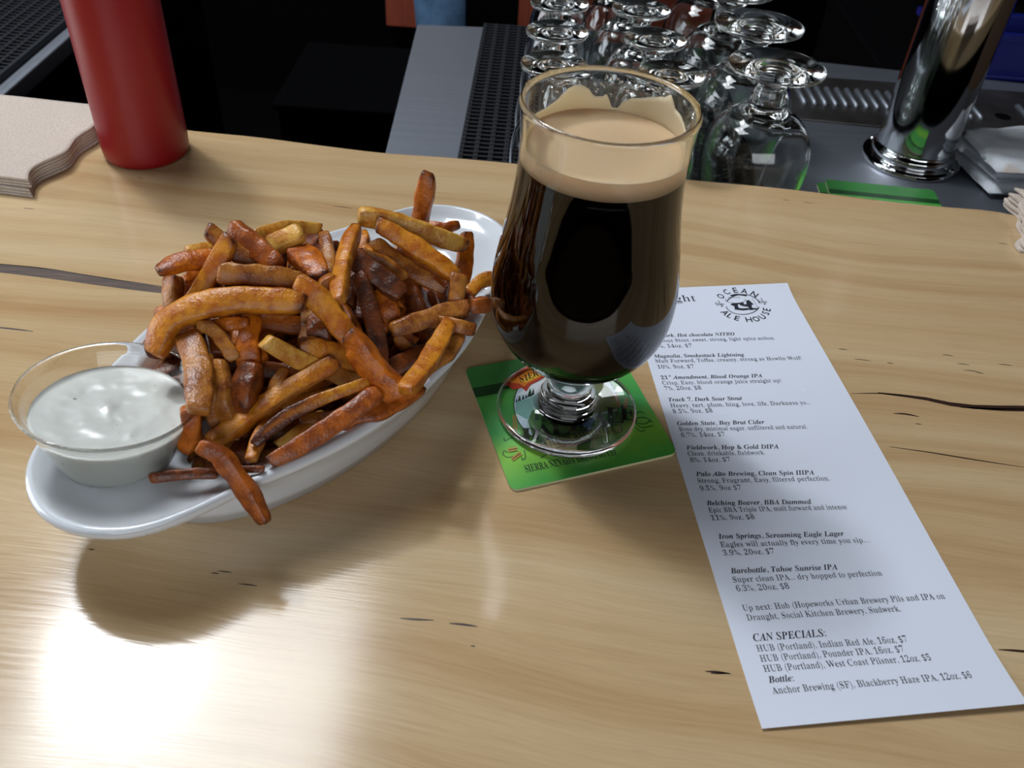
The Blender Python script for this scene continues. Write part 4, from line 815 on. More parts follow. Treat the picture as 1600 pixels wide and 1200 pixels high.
# ---------------------------------------------------------------- french fries
XS = [(1, -.8), (1, 0), (1, .8), (.8, 1), (0, 1), (-.8, 1), (-1, .8), (-1, 0), (-1, -.8), (-.8, -1), (0, -1), (.8, -1)]     # square section with nicked edges
def fry(pts, w, kind, t0, t1, label, group, seed):
    rg = random.Random(seed)
    n = 22; m_ = 12
    P = smoothcurve(pts, n); L = np.linalg.norm(np.diff(P, axis=0), axis=1).sum()
    face = np.array([rg.gauss(0, .22), -.74 + rg.gauss(0, .15), .67 + rg.gauss(0, .15)])
    w = w * 1.06; th = w * rg.uniform(.62, .84)
    ph = rg.uniform(0, 50)
    v = []; f = []; br = []
    slant0, slant1 = rg.uniform(-.35, .35), rg.uniform(-.35, .35)
    twist = rg.uniform(-.7, .7)
    stations = [(0, .72, -.0), (0, .92, .0)] + [(i, 1, 0) for i in range(1, n - 1)] + [(n - 1, .92, 0), (n - 1, .72, 0)]
    tp0 = .74 if (t0 and rg.random() < .5) else rg.uniform(.8, 1.0)
    tp1 = .74 if (t1 and rg.random() < .5) else rg.uniform(.8, 1.0)
    for si, (i, sc, _) in enumerate(stations):
        t = P[min(i + 1, n - 1)] - P[max(i - 1, 0)]; t = t / np.linalg.norm(t)
        side = np.cross(t, face); side /= np.linalg.norm(side); up = np.cross(side, t)
        s = i / (n - 1)
        tap = np.interp(s, [0, .22, .78, 1], [tp0, 1, 1, tp1])
        ww = w / 2 * sc * tap * (1 + .16 * noise.noise(Vector((s * 5, ph, 0)))); hh = th / 2 * sc * tap * (1 + .20 * noise.noise(Vector((s * 5, ph, 9))))
        c = P[i]
        if si == 0: c = c - t * w * .10
        if si == len(stations) - 1: c = c + t * w * .10
        tw_ = twist * (s - .5); side, up = side * math.cos(tw_) + up * math.sin(tw_), up * math.cos(tw_) - side * math.sin(tw_)
        for k in range(m_):
            x, y = XS[k]
            rn = 1 + .13 * noise.noise(Vector((s * L * .16, x * 1.5 + ph, y * 1.5)))
            q = c + side * (ww * x * rn) + up * (hh * y * rn)
            sl = slant0 if s < .15 else (slant1 if s > .85 else 0)
            q = q + t * (x * ww * sl)
            v.append(tuple(q))
            corner = .30 if abs(abs(x) - abs(y)) < .35 else 0
            b = corner + (.5 * max(0, 1 - s * L / 6.) * t0) + (.5 * max(0, 1 - (1 - s) * L / 6.) * t1) + .22 * max(0, 1 - s * L / 3) + .22 * max(0, 1 - (1 - s) * L / 3)
            if kind == 'two': b += .75 * float(np.interp(s, [.35, .55], [0, 1]))
            br.append(b)
    R_ = len(stations)
    for r in range(R_ - 1):
        for k in range(m_):
            k2 = (k + 1) % m_; f.append((r * m_ + k, r * m_ + k2, r * m_ + m_ + k2, r * m_ + m_ + k))
    f.append(tuple(range(m_ - 1, -1, -1))); f.append(tuple(range((R_ - 1) * m_, R_ * m_)))
    o = obj('french_fry', v, f, M['fry_' + kind], None, True); fixn(o)
    at_ = o.data.attributes.new('browning', 'FLOAT', 'POINT'); at_.data.foreach_set('value', br)
    recentre(o, P.mean(axis=0))
    return tag(o, label, 'french fry', group)
for k, (pts, w, kind, t0, t1, lab) in enumerate(FRIES):
    fry(pts, w, kind, t0, t1, lab, 'french fries heaped in the white oval dish', 100 + k)
for k, (pts, w) in enumerate(UNDER):
    fry(pts, w, ('dark', 'brown', 'amber', 'gold', 'amber', 'dark')[k % 6], 0, 0, 'brown french fry mostly buried under the fries on top of the pile', 'fries buried in the pile', 500 + k)

# ---------------------------------------------------------------- squeeze bottle
bt_ = at(231, 239, 0); BX, BY = bt_[0] - .5, bt_[1] + 1
bo = empty('squeeze_bottle', (BX, BY, 0), 'red plastic ketchup squeeze bottle standing beside the napkin stack', 'squeeze bottle')
MB().lathe([(0, 1.5), (22, 1.2), (25, 0), (27, .6), (28.6, 2.6), (29.2, 6), (29.4, 12), (29.4, 148), (28.5, 156), (24, 164), (19, 168), (18, 169), (18, 176), (0, 176)], (BX, BY, 0), 96).build('bottle_body', M['red'], bo, True)
MB().lathe([(0, 170), (21, 170), (21.5, 171), (21.5, 184), (18, 188), (8, 196), (5.5, 215), (3.2, 238), (1.5, 238), (0, 236)], (BX, BY, 0), 64).build('nozzle_cap', M['red'], bo, True)

# ---------------------------------------------------------------- napkins
def napkin(name, c, ang, size, z0, th, amp, m, label, group, seed, ph):
    """a folded square of soft paper with a wavy cut edge on its right side"""
    n = 40; top = []; bot = []
    ca, sa = math.cos(ang), math.sin(ang); sx, sy = size
    for j in range(n + 1):
        for i in range(n + 1):
            u, v = i / n, j / n
            x = (u - .5) * sx; y = (v - .5) * sy
            wave = amp * (math.sin(v * 15.5 + ph) * .55 + math.sin(v * 7.3 + 1.2 + ph) * .6) * u ** 6
            x += wave
            bend = 1.6 * max(0, u - .8) / .2 * math.sin(v * 15.5 + ph + .8)
            w = .5 * noise.noise(Vector((u * 3, v * 3, 3))) + .25 * noise.noise(Vector((u * 11, v * 11, 5)))
            z = z0 + max(-.4 * th, (bend * .5 + w) * .5)
            p = (c[0] + ca * x - sa * y, c[1] + sa * x + ca * y)
            bot.append((p[0], p[1], z)); top.append((p[0], p[1], z + th))
    N = n + 1; f = []
    for j in range(n):
        for i in range(n):
            a = j * N + i; f.append((a, a + 1, a + N + 1, a + N)); f.append((a + N * N, a + N + N * N, a + N + 1 + N * N, a + 1 + N * N))
    for i in range(n):
        for a, b2 in ((i, i + 1), (n * N + i + 1, n * N + i), ((i + 1) * N, i * N), (i * N + n, (i + 1) * N + n)):
            f.append((b2, a, a + N * N, b2 + N * N))
    o = obj(name, top + bot, f, m, None, False); fixn(o)
    for p in o.data.polygons: p.use_smooth = abs(p.normal.z) > .6
    recentre(o, (c[0], c[1], z0))
    return tag(o, label, 'napkin', group)
for k in range(6):
    rg = random.Random(30 + k)
    lab = 'beige paper napkin with a wavy edge inside the left stack under its top napkin'
    grp = 'beige napkins inside the left stack'
    if k == 5: lab, grp = 'topmost beige paper napkin of the stack at left beside the red bottle', None
    napkin('paper_napkin', (-378 + rg.uniform(-.8, .8), 559.5 + rg.uniform(-.8, .8)), -.085 + rg.uniform(-.012, .012), (126, 112), .6 + k * 2.15, 1.25, 5.5, M['napkin'], lab, grp, k, 2.4 + .05 * k)
for k in range(5):
    rg = random.Random(60 + k)
    lab = 'brown paper napkin inside the small stack at the right edge of the bar'
    grp = 'brown napkins in the right stack'
    if k == 4: lab, grp = 'topmost brown paper napkin of the small stack at the right edge of the bar', None
    napkin('paper_napkin', (400 + rg.uniform(-2, 2), 536 + rg.uniform(-2, 2)), -.20 + rg.uniform(-.05, .05) + math.pi, (118, 70), .6 + k * 2.6, 1.5, 4, M['napkin'], lab, grp, k, .6 * k)

# ---------------------------------------------------------------- lettering
def serif(s, style='b'):
    up0, lo0 = (0x1D400, 0x1D41A) if style != 'bi' else (0x1D468, 0x1D482)
    o = ''
    for c in s:
        if 'A' <= c <= 'Z': o += chr(up0 + ord(c) - 65)
        elif 'a' <= c <= 'z': o += chr(lo0 + ord(c) - 97)
        elif '0' <= c <= '9': o += chr(0x1D7CE + ord(c) - 48)
        else: o += c
    return o

def glyph_mesh(s, style):
    """outline mesh of one line of type in em units: verts (x, y), faces"""
    cu = bpy.data.curves.new('type', 'FONT'); cu.body = serif(s, style) if style != 'sans' else s
    cu.resolution_u = 3
    if style == 'sans': cu.offset = .014
    o = bpy.data.objects.new('type', cu); COL.objects.link(o)
    bpy.context.view_layer.update()
    dg = bpy.context.evaluated_depsgraph_get()
    if style != 'r':
        me = o.evaluated_get(dg).to_mesh()
        vs = [(v.co.x, v.co.y) for v in me.vertices]; fs = [tuple(p.vertices) for p in me.polygons]
    else:
        # book weight: the bold stems are narrowed sideways, the hairlines stay
        oc = o.to_curve(dg); loops = []
        for sp in oc.splines:
            pl = []
            if sp.type == 'BEZIER':
                bp = sp.bezier_points; n = len(bp)
                for i in range(n):
                    a, b = bp[i], bp[(i + 1) % n]
                    p0, p1, p2, p3 = (np.array(q[:2]) for q in (a.co, a.handle_right, b.handle_left, b.co))
                    straight = abs(np.cross(p3 - p0, p1 - p0)) + abs(np.cross(p3 - p0, p2 - p0)) < 1e-5
                    for t in ((0,) if straight else (0, .25, .5, .75)):
                        pl.append(p0 * (1 - t) ** 3 + 3 * p1 * t * (1 - t) ** 2 + 3 * p2 * t * t * (1 - t) + p3 * t ** 3)
            else:
                pl = [np.array(q.co[:2]) for q in sp.points]
            if len(pl) > 2: loops.append(np.array(pl))
        o.to_curve_clear()
        A = np.vstack(loops); B = np.vstack([np.roll(l, -1, 0) for l in loops]); Pv = np.vstack([np.roll(l, 1, 0) for l in loops])
        def area(l): return .5 * np.sum(l[:, 0] * np.roll(l[:, 1], -1) - l[:, 1] * np.roll(l[:, 0], -1))
        ar = [area(l) for l in loops]; sg = []               # each letter's own sense of rotation: that of its outermost outline
        for k_, l in enumerate(loops):
            best = k_
            for q_, o_ in enumerate(loops):
                if abs(ar[q_]) > abs(ar[best]) and o_[:, 0].min() <= l[:, 0].min() and o_[:, 0].max() >= l[:, 0].max() and o_[:, 1].min() <= l[:, 1].min() and o_[:, 1].max() >= l[:, 1].max(): best = q_
            sg += [1 if ar[best] > 0 else -1] * len(l)
        T = B - Pv; T /= np.maximum(np.linalg.norm(T, axis=1), 1e-9)[:, None]
        nx = T[:, 1] * np.array(sg)                          # outward normal, x
        sh = np.zeros(len(A))
        for i, p in enumerate(A):
            if abs(nx[i]) < .25: continue
            yv = p[1] + 1.3e-4
            cr = (A[:, 1] <= yv) != (B[:, 1] <= yv)
            if not cr.any(): continue
            xs = A[cr, 0] + (yv - A[cr, 1]) / (B[cr, 1] - A[cr, 1]) * (B[cr, 0] - A[cr, 0])
            dd = (p[0] - xs) if nx[i] > 0 else (xs - p[0])
            dd = dd[dd > .004]
            if len(dd): sh[i] = -np.sign(nx[i]) * min(.026, .17 * dd.min()) * min(1, abs(nx[i]) * 1.3)
        A2 = A.copy(); A2[:, 0] += sh
        c2 = bpy.data.curves.new('type2', 'CURVE'); c2.dimensions = '2D'; c2.fill_mode = 'BOTH'
        k = 0
        for l in loops:
            sp = c2.splines.new('POLY'); sp.points.add(len(l) - 1); sp.use_cyclic_u = True
            for i in range(len(l)): sp.points[i].co = (A2[k + i, 0], A2[k + i, 1], 0, 1)
            k += len(l)
        o2 = bpy.data.objects.new('type2', c2); COL.objects.link(o2); bpy.context.view_layer.update()
        dg = bpy.context.evaluated_depsgraph_get()
        me = o2.evaluated_get(dg).to_mesh()
        vs = [(v.co.x, v.co.y) for v in me.vertices]; fs = [tuple(p.vertices) for p in me.polygons]
        bpy.data.objects.remove(o2)
    bpy.data.objects.remove(o)
    return vs, fs

class Print:
    """flat printing collected on a sheet at height z"""
    def __init__(s, z): s.v = []; s.f = []; s.z = z
    def line(s, text, style, p0, p1, hscale=None, zf=None):
        """type from p0 to p1 (mm); letter height follows hscale (mm per em) or the width"""
        vs, fs = glyph_mesh(text, style)
        xs = [q[0] for q in vs]; x0, x1 = min(xs), max(xs)
        p0 = np.array(p0[:2]); p1 = np.array(p1[:2]); d = p1 - p0; L = np.linalg.norm(d); d /= L; nrm = np.array([-d[1], d[0]])
        k = L / (x1 - x0); h = hscale or k
        b = len(s.v)
        for x, y in vs:
            p = p0 + d * ((x - x0) * k) + nrm * (y * h); s.v.append((p[0], p[1], zf(p) if zf else s.z))
        s.f += [tuple(i + b for i in q) for q in fs]; return k
    def glyph(s, ch, style, c, updir, h, wk=1.0, zf=None):
        """one letter of height h centred at c, its top towards updir"""
        vs, fs = glyph_mesh(ch, style)
        xs = [q[0] for q in vs]; ys = [q[1] for q in vs]; cx = (min(xs) + max(xs)) / 2; cy = (min(ys) + max(ys)) / 2; k = h / (max(ys) - min(ys))
        u = np.array(updir[:2], float); u /= np.linalg.norm(u); r = np.array([u[1], -u[0]]); c = np.array(c[:2]); b = len(s.v)
        for x, y in vs:
            p = c + r * ((x - cx) * k * wk) + u * ((y - cy) * k); s.v.append((p[0], p[1], zf(p) if zf else s.z))
        s.f += [tuple(i + b for i in q) for q in fs]
    def poly(s, pts, dz=0., zf=None):
        b = len(s.v); s.v += [(p[0], p[1], (zf(p) if zf else s.z) + dz) for p in pts]; s.f.append(tuple(range(b, b + len(pts)))); return s
    def strokes(s, pts, w, zf=None):
        P = smoothcurve([np.array(p[:2]) for p in pts], max(8, 4 * len(pts))); n = len(P); Lf, Rf = [], []
        for i, p in enumerate(P):
            t = P[min(i + 1, n - 1)] - P[max(i - 1, 0)]; t /= max(np.linalg.norm(t), 1e-9); q = np.array([-t[1], t[0]]) * w / 2
            Lf.append(p + q); Rf.append(p - q)
        b = len(s.v)
        for a, c in zip(Lf, Rf):
            s.v += [(a[0], a[1], zf(a) if zf else s.z), (c[0], c[1], zf(c) if zf else s.z)]
        s.f += [(b + 2 * i, b + 2 * i + 1, b + 2 * i + 3, b + 2 * i + 2) for i in range(n - 1)]; return s
    def build(s, name, m, parent):
        o = obj(name, s.v, s.f, m, parent)
        flip = [p.index for p in o.data.polygons if p.normal.z < 0]
        if flip:
            bm = bmesh.new(); bm.from_mesh(o.data); bm.faces.ensure_lookup_table(); bmesh.ops.reverse_faces(bm, faces=[bm.faces[i] for i in flip]); bm.to_mesh(o.data); bm.free()
        return o

# ---------------------------------------------------------------- the menu sheet
TL, TR, BR, BL = (978, 454), (1229, 446), (1602, 1104), (1190, 1140)
cTL, cTR, cBR, cBL = (np.array(at(*p, .4)[:2]) for p in (TL, TR, BR, BL))
def paper_uv(p):
    """position on the sheet: 0..1 across, 0..1 from the bottom"""
    p = np.array(p[:2]); ex = (cBR - cBL); ey = (cTL - cBL); Mx = np.array([ex, ey]).T; return np.linalg.solve(Mx, p - cBL)
def paper_z(p):
    u, v = paper_uv(p)
    z = .35 + 2.4 * max(0, (.12 - v) / .12) ** 2 * (.35 + .65 * u) + 2.2 * max(0, (v - .93) / .07) ** 2 * (.3 + u * .5) + .9 * math.exp(-((v - .55) / .25) ** 2) * max(0, u - .25)
    return z
menu = empty('menu_sheet', tuple((cTL + cTR + cBL + cBR) / 4) + (0,), 'long white printed beer menu sheet lying on the bar right of the glass', 'menu')
def sheet():
    nx, ny = 16, 48; top = []; bot = []
    for j in range(ny + 1):
        for i in range(nx + 1):
            u, v = i / nx, j / ny; p = cBL * (1 - u) * (1 - v) + cBR * u * (1 - v) + cTL * (1 - u) * v + cTR * u * v
            z = paper_z(p); top.append((p[0], p[1], z)); bot.append((p[0], p[1], z - .22))
    N = nx + 1; K = N * (ny + 1); f = []
    for j in range(ny):
        for i in range(nx):
            a = j * N + i; f.append((a, a + 1, a + N + 1, a + N)); f.append((a + K, a + N + K, a + N + 1 + K, a + 1 + K))
    for i in range(nx): f += [(i + 1, i, i + K, i + 1 + K), (ny * N + i, ny * N + i + 1, ny * N + i + 1 + K, ny * N + i + K)]
    for j in range(ny): f += [(j * N, (j + 1) * N, (j + 1) * N + K, j * N + K), ((j + 1) * N + nx, j * N + nx, j * N + nx + K, (j + 1) * N + nx + K)]
    fixn(obj('paper', top + bot, f, M['paper'], menu, False))
sheet()
pz = lambda p: paper_z(p) + .10
def ap(px, py): return at(px, py, .45)
LINES = [
 [('bi', 'Fieldwork, Hot chocolate NITRO', (1011.5, 527.2), (1148.8, 524)), ('r', 'Delicious Stout, sweet, strong, light spice action.', (1013.8, 535), (1211, 530.6)), ('r', '6.6%, 14oz, $7', (1016, 543.4), (1082, 542.2))],
 [('bi', 'Magnolia, Smokestack Lightning', (1022, 559), (1163.4, 556.7)), ('r', 'Malt Forward, Toffee, creamy, strong as Howlin Wolf!', (1024.3, 566.8), (1252.7, 562.3)), ('r', '10%, 9oz, $7', (1028, 575.8), (1085.3, 575))],
 [('bi', '21', (1033.5, 592.5), (1044, 592.3)), ('bi', 'st', (1044.6, 588.6), (1048.6, 588.5)), ('bi', 'Amendment, Blood Orange IPA', (1051.5, 592.2), (1191.5, 589.8)), ('r', 'Crisp, Easy, blood orange juice straight up!', (1035.6, 601), (1221, 597.6)), ('r', '7%, 20oz, $8', (1039, 609.6), (1096.3, 608.4))],
 [('bi', 'Track 7, Dark Sour Stout', (1045.3, 627.3), (1160.5, 625)), ('r', 'Heavy, tart, plum, bing, love, life, Darkness yo...', (1048.2, 636.5), (1267, 632.5)), ('r', '8.5%, 9oz, $8', (1052, 645.6), (1113.9, 644.2))],
 [('bi', 'Golden State, Bay Brut Cider', (1058.8, 664.5), (1195.3, 662.4)), ('r', 'Bone dry, minimal sugar, unfiltered and natural.', (1061.7, 673.5), (1261.7, 670.3)), ('r', '6.7%, 14oz, $7', (1065.5, 683), (1133.7, 681.3))],
 [('bi', 'Fieldwork, Hop & Gold DIPA', (1073, 702.5), (1217, 701)), ('r', 'Clean, drinkable, fieldwork.', (1075.5, 712), (1195.7, 710.4)), ('r', '8%, 14oz, $7', (1079.4, 722), (1142, 721))],
 [('bi', 'Palo Alto Brewing, Clean Spin IIIPA', (1088, 744), (1272.4, 741.9)), ('r', 'Strong, Fragrant, Easy, filtered perfection.', (1091, 754.7), (1296.5, 751.3)), ('r', '9.5%, 9oz $7', (1094.7, 766.2), (1159.3, 765))],
 [('bi', 'Belching Beaver, BBA Dammed', (1104.6, 789.6), (1268.8, 787.5)), ('r', 'Epic BBA Triple IPA, malt forward and intense', (1108, 800.8), (1324, 795.9)), ('r', '11%, 9oz, $8', (1112, 812.8), (1179.5, 811))],
 [('bi', 'Iron Springs, Screaming Eagle Lager', (1123.3, 842), (1319.7, 837.5)), ('r', 'Eagles will actually fly every time you sip....', (1126.6, 855), (1359.5, 847.6)), ('r', '3.9%, 20oz, $7', (1131, 867.9), (1211, 865))],
 [('bi', 'Barebottle, Tahoe Sunrise IPA', (1142.4, 896), (1309.3, 889.7)), ('r', 'Super clean IPA... dry hopped to perfection', (1146.2, 910), (1379, 899.4)), ('r', '6.3%, 20oz, $8', (1151.8, 924), (1234, 919.6))],
]
TAIL = [
 ('upcoming_note', [('r', 'Up next: Hub (Hopeworks Urban Brewery Pils and IPA on', (1161.4, 954.5), (1477.6, 935.5)), ('r', 'Draught, Social Kitchen Brewery, Sudwerk.', (1168, 969.6), (1408, 955))]),
 ('specials_list', [('bi', 'CAN SPECIALS:', (1178.5, 1002), (1291.6, 994)), ('r', 'HUB (Portland), Indian Red Ale, 16oz, $7', (1183.6, 1018), (1419.4, 1003)), ('r', 'HUB (Portland), Pounder IPA, 16oz, $7', (1189, 1034), (1414, 1018.5)), ('r', 'HUB (Portland), West Coast Pilsner, 12oz, $5', (1194.4, 1050), (1455.4, 1032))]),
 ('bottle_list', [('bi', 'Bottle:', (1201.6, 1067.4), (1241, 1064.4)), ('r', 'Anchor Brewing (SF), Blackberry Haze IPA, 12oz, $6', (1207.6, 1085), (1518.4, 1060.5))]),
]
HB, HR = 4.15, 4.25
for name, rows in [('beer_entry', r) for r in LINES] + TAIL:
    pr = Print(.5)
    for st_, tx, a, b in rows:
        h = (HB if st_ == 'bi' else HR)
        if tx == 'st': h = 2.4
        if tx.startswith('CAN'): h = 5.0
        pr.line(tx, st_, ap(*a), ap(*b), h, pz)
    pr.build(name, M['ink'], menu)
pr = Print(.5); pr.line('Draught', 'r', ap(1001, 473.6), ap(1088.5, 470.6), 8.6, pz); pr.build('heading', M['ink'], menu)
# round emblem
LZ = lambda x, y: ap(1100 + x / 11.43, 440 + y / 11.43)
pr = Print(.5); cc = np.array(LZ(695, 420)[:2])
for ch, x, y, k in (('O', 295, 270, .75), ('C', 395, 203, .8), ('E', 550, 175, 1), ('A', 715, 190, .9), ('N', 895, 240, .95)):
    p = np.array(LZ(x, y)[:2]); pr.glyph(ch, 'sans', p, p - cc, 4.6, k, pz)
for ch, x, y, k in (('A', 375, 555, .9), ('L', 462, 610, .9), ('E', 590, 655, 1), ('H', 800, 680, .95), ('O', 930, 668, .85), ('U', 1040, 628, .9), ('S', 1100, 562, .85), ('E', 1120, 500, .9)):
    p = np.array(LZ(x, y)[:2]); pr.glyph(ch, 'sans', p, cc - p, 4.6, k, pz)
pr.build('emblem_lettering', M['ink'], menu)
pr = Print(.5)
def arc(cx, cy, rx, ry, a0, a1, n=18): return [LZ(cx + rx * math.cos(math.radians(a)), cy + ry * math.sin(math.radians(a))) for a in np.linspace(a0, a1, n)]
pr.strokes(arc(690, 415, 300, 172, 12, 170), .55, pz); pr.strokes(arc(690, 415, 300, 172, 200, 350), .65, pz); pr.strokes(arc(560, 330, 180, 55, -20, 200), .25, pz)
pr.strokes([LZ(470, 262), LZ(600, 243), LZ(760, 262)], 1.3, pz)
for pl in ([(470, 415), (500, 390), (640, 385), (640, 405), (600, 410), (620, 470), (700, 480), (700, 515), (550, 500), (540, 440)],
           [(640, 385), (700, 370), (715, 405), (760, 405), (750, 345), (800, 330), (890, 410), (850, 415), (860, 470), (950, 475), (975, 492), (830, 510), (800, 500), (790, 450), (700, 440), (640, 420)],
           [(690, 480), (790, 470), (800, 505), (700, 515)]):
    pr.poly([LZ(*q) for q in pl], 0, pz)
for x in range(430, 640, 28): pr.strokes([LZ(x, 300), LZ(x + 10, 280)], .22, pz)
for k in range(6): pr.strokes([LZ(850 + 18 * k, 300 + 28 * k), LZ(880 + 16 * k, 310 + 30 * k)], .3, pz)
for cx, cy, sx in ((285, 400, 1), (1050, 360, 1)):          # hop sprigs left and right
    for dx, dy in ((-70, -10), (-40, 15), (-5, -5), (25, 18), (50, 5)):
        pr.strokes([LZ(cx + dx, cy + dy - 14), LZ(cx + dx + 22, cy + dy), LZ(cx + dx, cy + dy + 14), LZ(cx + dx - 18, cy + dy), LZ(cx + dx, cy + dy - 14)], .25, pz)
    pr.strokes([LZ(cx - 40, cy - 60), LZ(cx - 15, cy - 40), LZ(cx - 20, cy - 22)], .4, pz); pr.strokes([LZ(cx + 20, cy + 55), LZ(cx + 45, cy + 42), LZ(cx + 30, cy + 25)], .4, pz)
pr.build('emblem', M['ink'], menu)

# ---------------------------------------------------------------- printed coaster under the beer glass
kc = [at(799, 767, 1.5), at(1059, 708, 1.5)]; kd = at(726, 576, 1.5)
K0, K1, K3 = (np.array(p[:2]) for p in (kc[0], kc[1], kd)); K2 = K1 + (K3 - K0)
cst = coaster_card('coaster', [K0, K1, K2, K3], .0, 1.5, 'square green printed card coaster lying under the stout glass', None, 4.5)
def cprint(z): return Print(z)
Z7 = lambda x, y: at(700 + x / 4.2105, 520 + y / 4.2105, 1.55)
def attach(o):
    """coaster printing rides on the coaster"""
    o.parent = cst; o.matrix_parent_inverse = cst.matrix_basis.inverted(); return o
I = {k: mat('print_' + k, c, .45) for k, c in dict(sky=(190, 205, 220), snow=(225, 230, 235), lake=(120, 165, 160), hill=(110, 120, 50), pine=(24, 58, 36), dark_green=(66, 116, 56), orange=(222, 130, 34), yellow=(236, 190, 60), red=(186, 62, 40), ink=(16, 34, 26), blue=(96, 130, 175), wheat=(176, 128, 70), olive=(140, 156, 60), brown=(96, 74, 40)).items()}
def art(name, m, fn, z):
    p = Print(z); fn(p); return attach(p.build(name, m, None))
ell_c = (775, 500)
def ring(cx, cy, rx, ry, a0, a1, n=26): return [Z7(cx + rx * math.cos(math.radians(a)), cy + ry * math.sin(math.radians(a))) for a in np.linspace(a0, a1, n)]
ZA = 1.54
art('picture_sky', I['sky'], lambda p: p.poly(ring(775, 490, 335, 262, 0, 355, 48)), ZA)
art('picture_mountain', I['snow'], lambda p: p.poly([Z7(*q) for q in ((452, 430), (500, 400), (560, 350), (640, 300), (700, 330), (760, 290), (850, 340), (960, 310), (1040, 350), (1090, 430))]), ZA + .04)
art('picture_hill', I['hill'], lambda p: p.poly([Z7(*q) for q in ((900, 400), (950, 350), (1010, 345), (1070, 400), (1108, 480), (1105, 520), (1000, 545), (900, 540), (860, 480))]), ZA + .08)
art('picture_lake', I['lake'], lambda p: p.poly([Z7(*q) for q in ((450, 470), (540, 455), (640, 430), (800, 440), (860, 480), (900, 540), (800, 570), (650, 560), (520, 580), (446, 540))]), ZA + .12)
art('picture_stream', I['blue'], lambda p: p.poly([Z7(*q) for q in ((740, 545), (900, 545), (945, 580), (930, 640), (850, 640), (800, 590))]), ZA + .16)
art('picture_meadow', I['dark_green'], lambda p: [p.poly([Z7(*q) for q in ((530, 590), (560, 530), (620, 505), (700, 540), (760, 560), (830, 600), (920, 650), (800, 690), (640, 735), (560, 690))]), p.poly([Z7(*q) for q in ((930, 640), (950, 570), (1100, 530), (1150, 560), (1110, 620), (1000, 650))])], ZA + .20)
def pines(p):
    for x, y, h in ((475, 470, 40), (500, 462, 34), (545, 448, 58), (570, 440, 46), (520, 455, 30), (455, 475, 26), (590, 590, 60), (640, 600, 70), (690, 610, 50), (870, 640, 50), (830, 630, 40)):
        p.poly([Z7(x - h * .3, y), Z7(x + h * .3, y - h * .06), Z7(x, y - h)])
art('picture_pines', I['pine'], pines, ZA + .24)
art('picture_border', I['ink'], lambda p: p.strokes(ring(775, 490, 337, 264, 0, 360, 40), .45), ZA + .28)
# banner across the top of the picture
ban_o = [(362, 330), (385, 300), (430, 300), (480, 272), (520, 232), (580, 222), (660, 216), (760, 205), (860, 205), (940, 215), (990, 235), (1000, 262), (960, 330), (930, 335), (940, 300), (880, 290), (760, 288), (680, 300), (600, 345), (545, 370), (520, 412), (490, 385), (430, 395), (405, 375), (370, 360)]
art('banner_edge', I['red'], lambda p: p.poly([Z7(*q) for q in ban_o]), ZA + .32)
ban_i = [(395, 335), (430, 318), (490, 292), (540, 250), (660, 236), (760, 225), (880, 226), (960, 242), (970, 262), (945, 285), (880, 276), (760, 272), (670, 284), (590, 326), (530, 355), (505, 378), (470, 355), (420, 350)]
art('banner', I['orange'], lambda p: p.poly([Z7(*q) for q in ban_i]), ZA + .36)
art('banner_glow', I['yellow'], lambda p: p.poly([Z7(*q) for q in ((470, 345), (540, 300), (660, 268), (760, 255), (880, 258), (900, 268), (760, 266), (670, 278), (590, 318), (520, 350))]), ZA + .38)
def name_arc(p):
    for (x, y, tx, ty), ch in zip(((485, 327, -.30, -1), (515, 318, -.30, -1), (543, 305, -.28, -1), (577, 291, -.26, -1), (612, 279, -.22, -1), (642, 268, -.2, -1), (700, 256, -.1, -1), (735, 252, -.05, -1), (772, 250, 0, -1), (808, 250, .03, -1), (845, 253, .08, -1), (882, 258, .1, -1)), 'SIERRANEVADA'):
        c = np.array(Z7(x, y)[:2]); u = np.array(Z7(x + tx * 30, y + ty * 30)[:2]) - c; p.glyph(ch, 'b', c, u, 5.2, .62)
art('banner_lettering', I['ink'], name_arc, ZA + .42)
def big_letters(p):
    for ch, x, y in (('P', 545, 690), ('A', 632, 658), ('L', 738, 634), ('E', 846, 612), ('A', 985, 582), ('L', 1088, 562), ('E', 1180, 545)):
        c = np.array(Z7(x, y)[:2]); u = np.array(Z7(x - 6, y - 60)[:2]) - c; p.glyph(ch, 'b', c, u, 10.5, 1.0)
art('name_lettering', I['ink'], big_letters, ZA + .42)
art('plaque', I['olive'], lambda p: p.poly([Z7(*q) for q in ((640, 718), (1130, 622), (1140, 668), (655, 778))]), ZA + .36)
def plaque_lines(p):
    for a, b in (((640, 718), (1130, 622)), ((655, 778), (1140, 668)), ((640, 718), (655, 778)), ((1130, 622), (1140, 668))): p.strokes([Z7(*a), Z7(*b)], .35)
    p.line('HANDCRAFTED ALE', 'b', Z7(676, 755), Z7(1100, 664), 7.0)
art('plaque_lettering', I['ink'], plaque_lines, ZA + .44)
art('maker_lettering', I['ink'], lambda p: p.line('SIERRA NEVADA BREWING CO.', 'b', Z7(515, 918), Z7(1120, 802), 6.6), ZA + .06)
art('band_lettering', I['dark_green'], lambda p: [p.strokes([Z7(1020, 232), Z7(1060, 216), Z7(1100, 214)], 1.2), p.strokes([Z7(1030, 246), Z7(1070, 232), Z7(1112, 226)], .8)], ZA + .04)
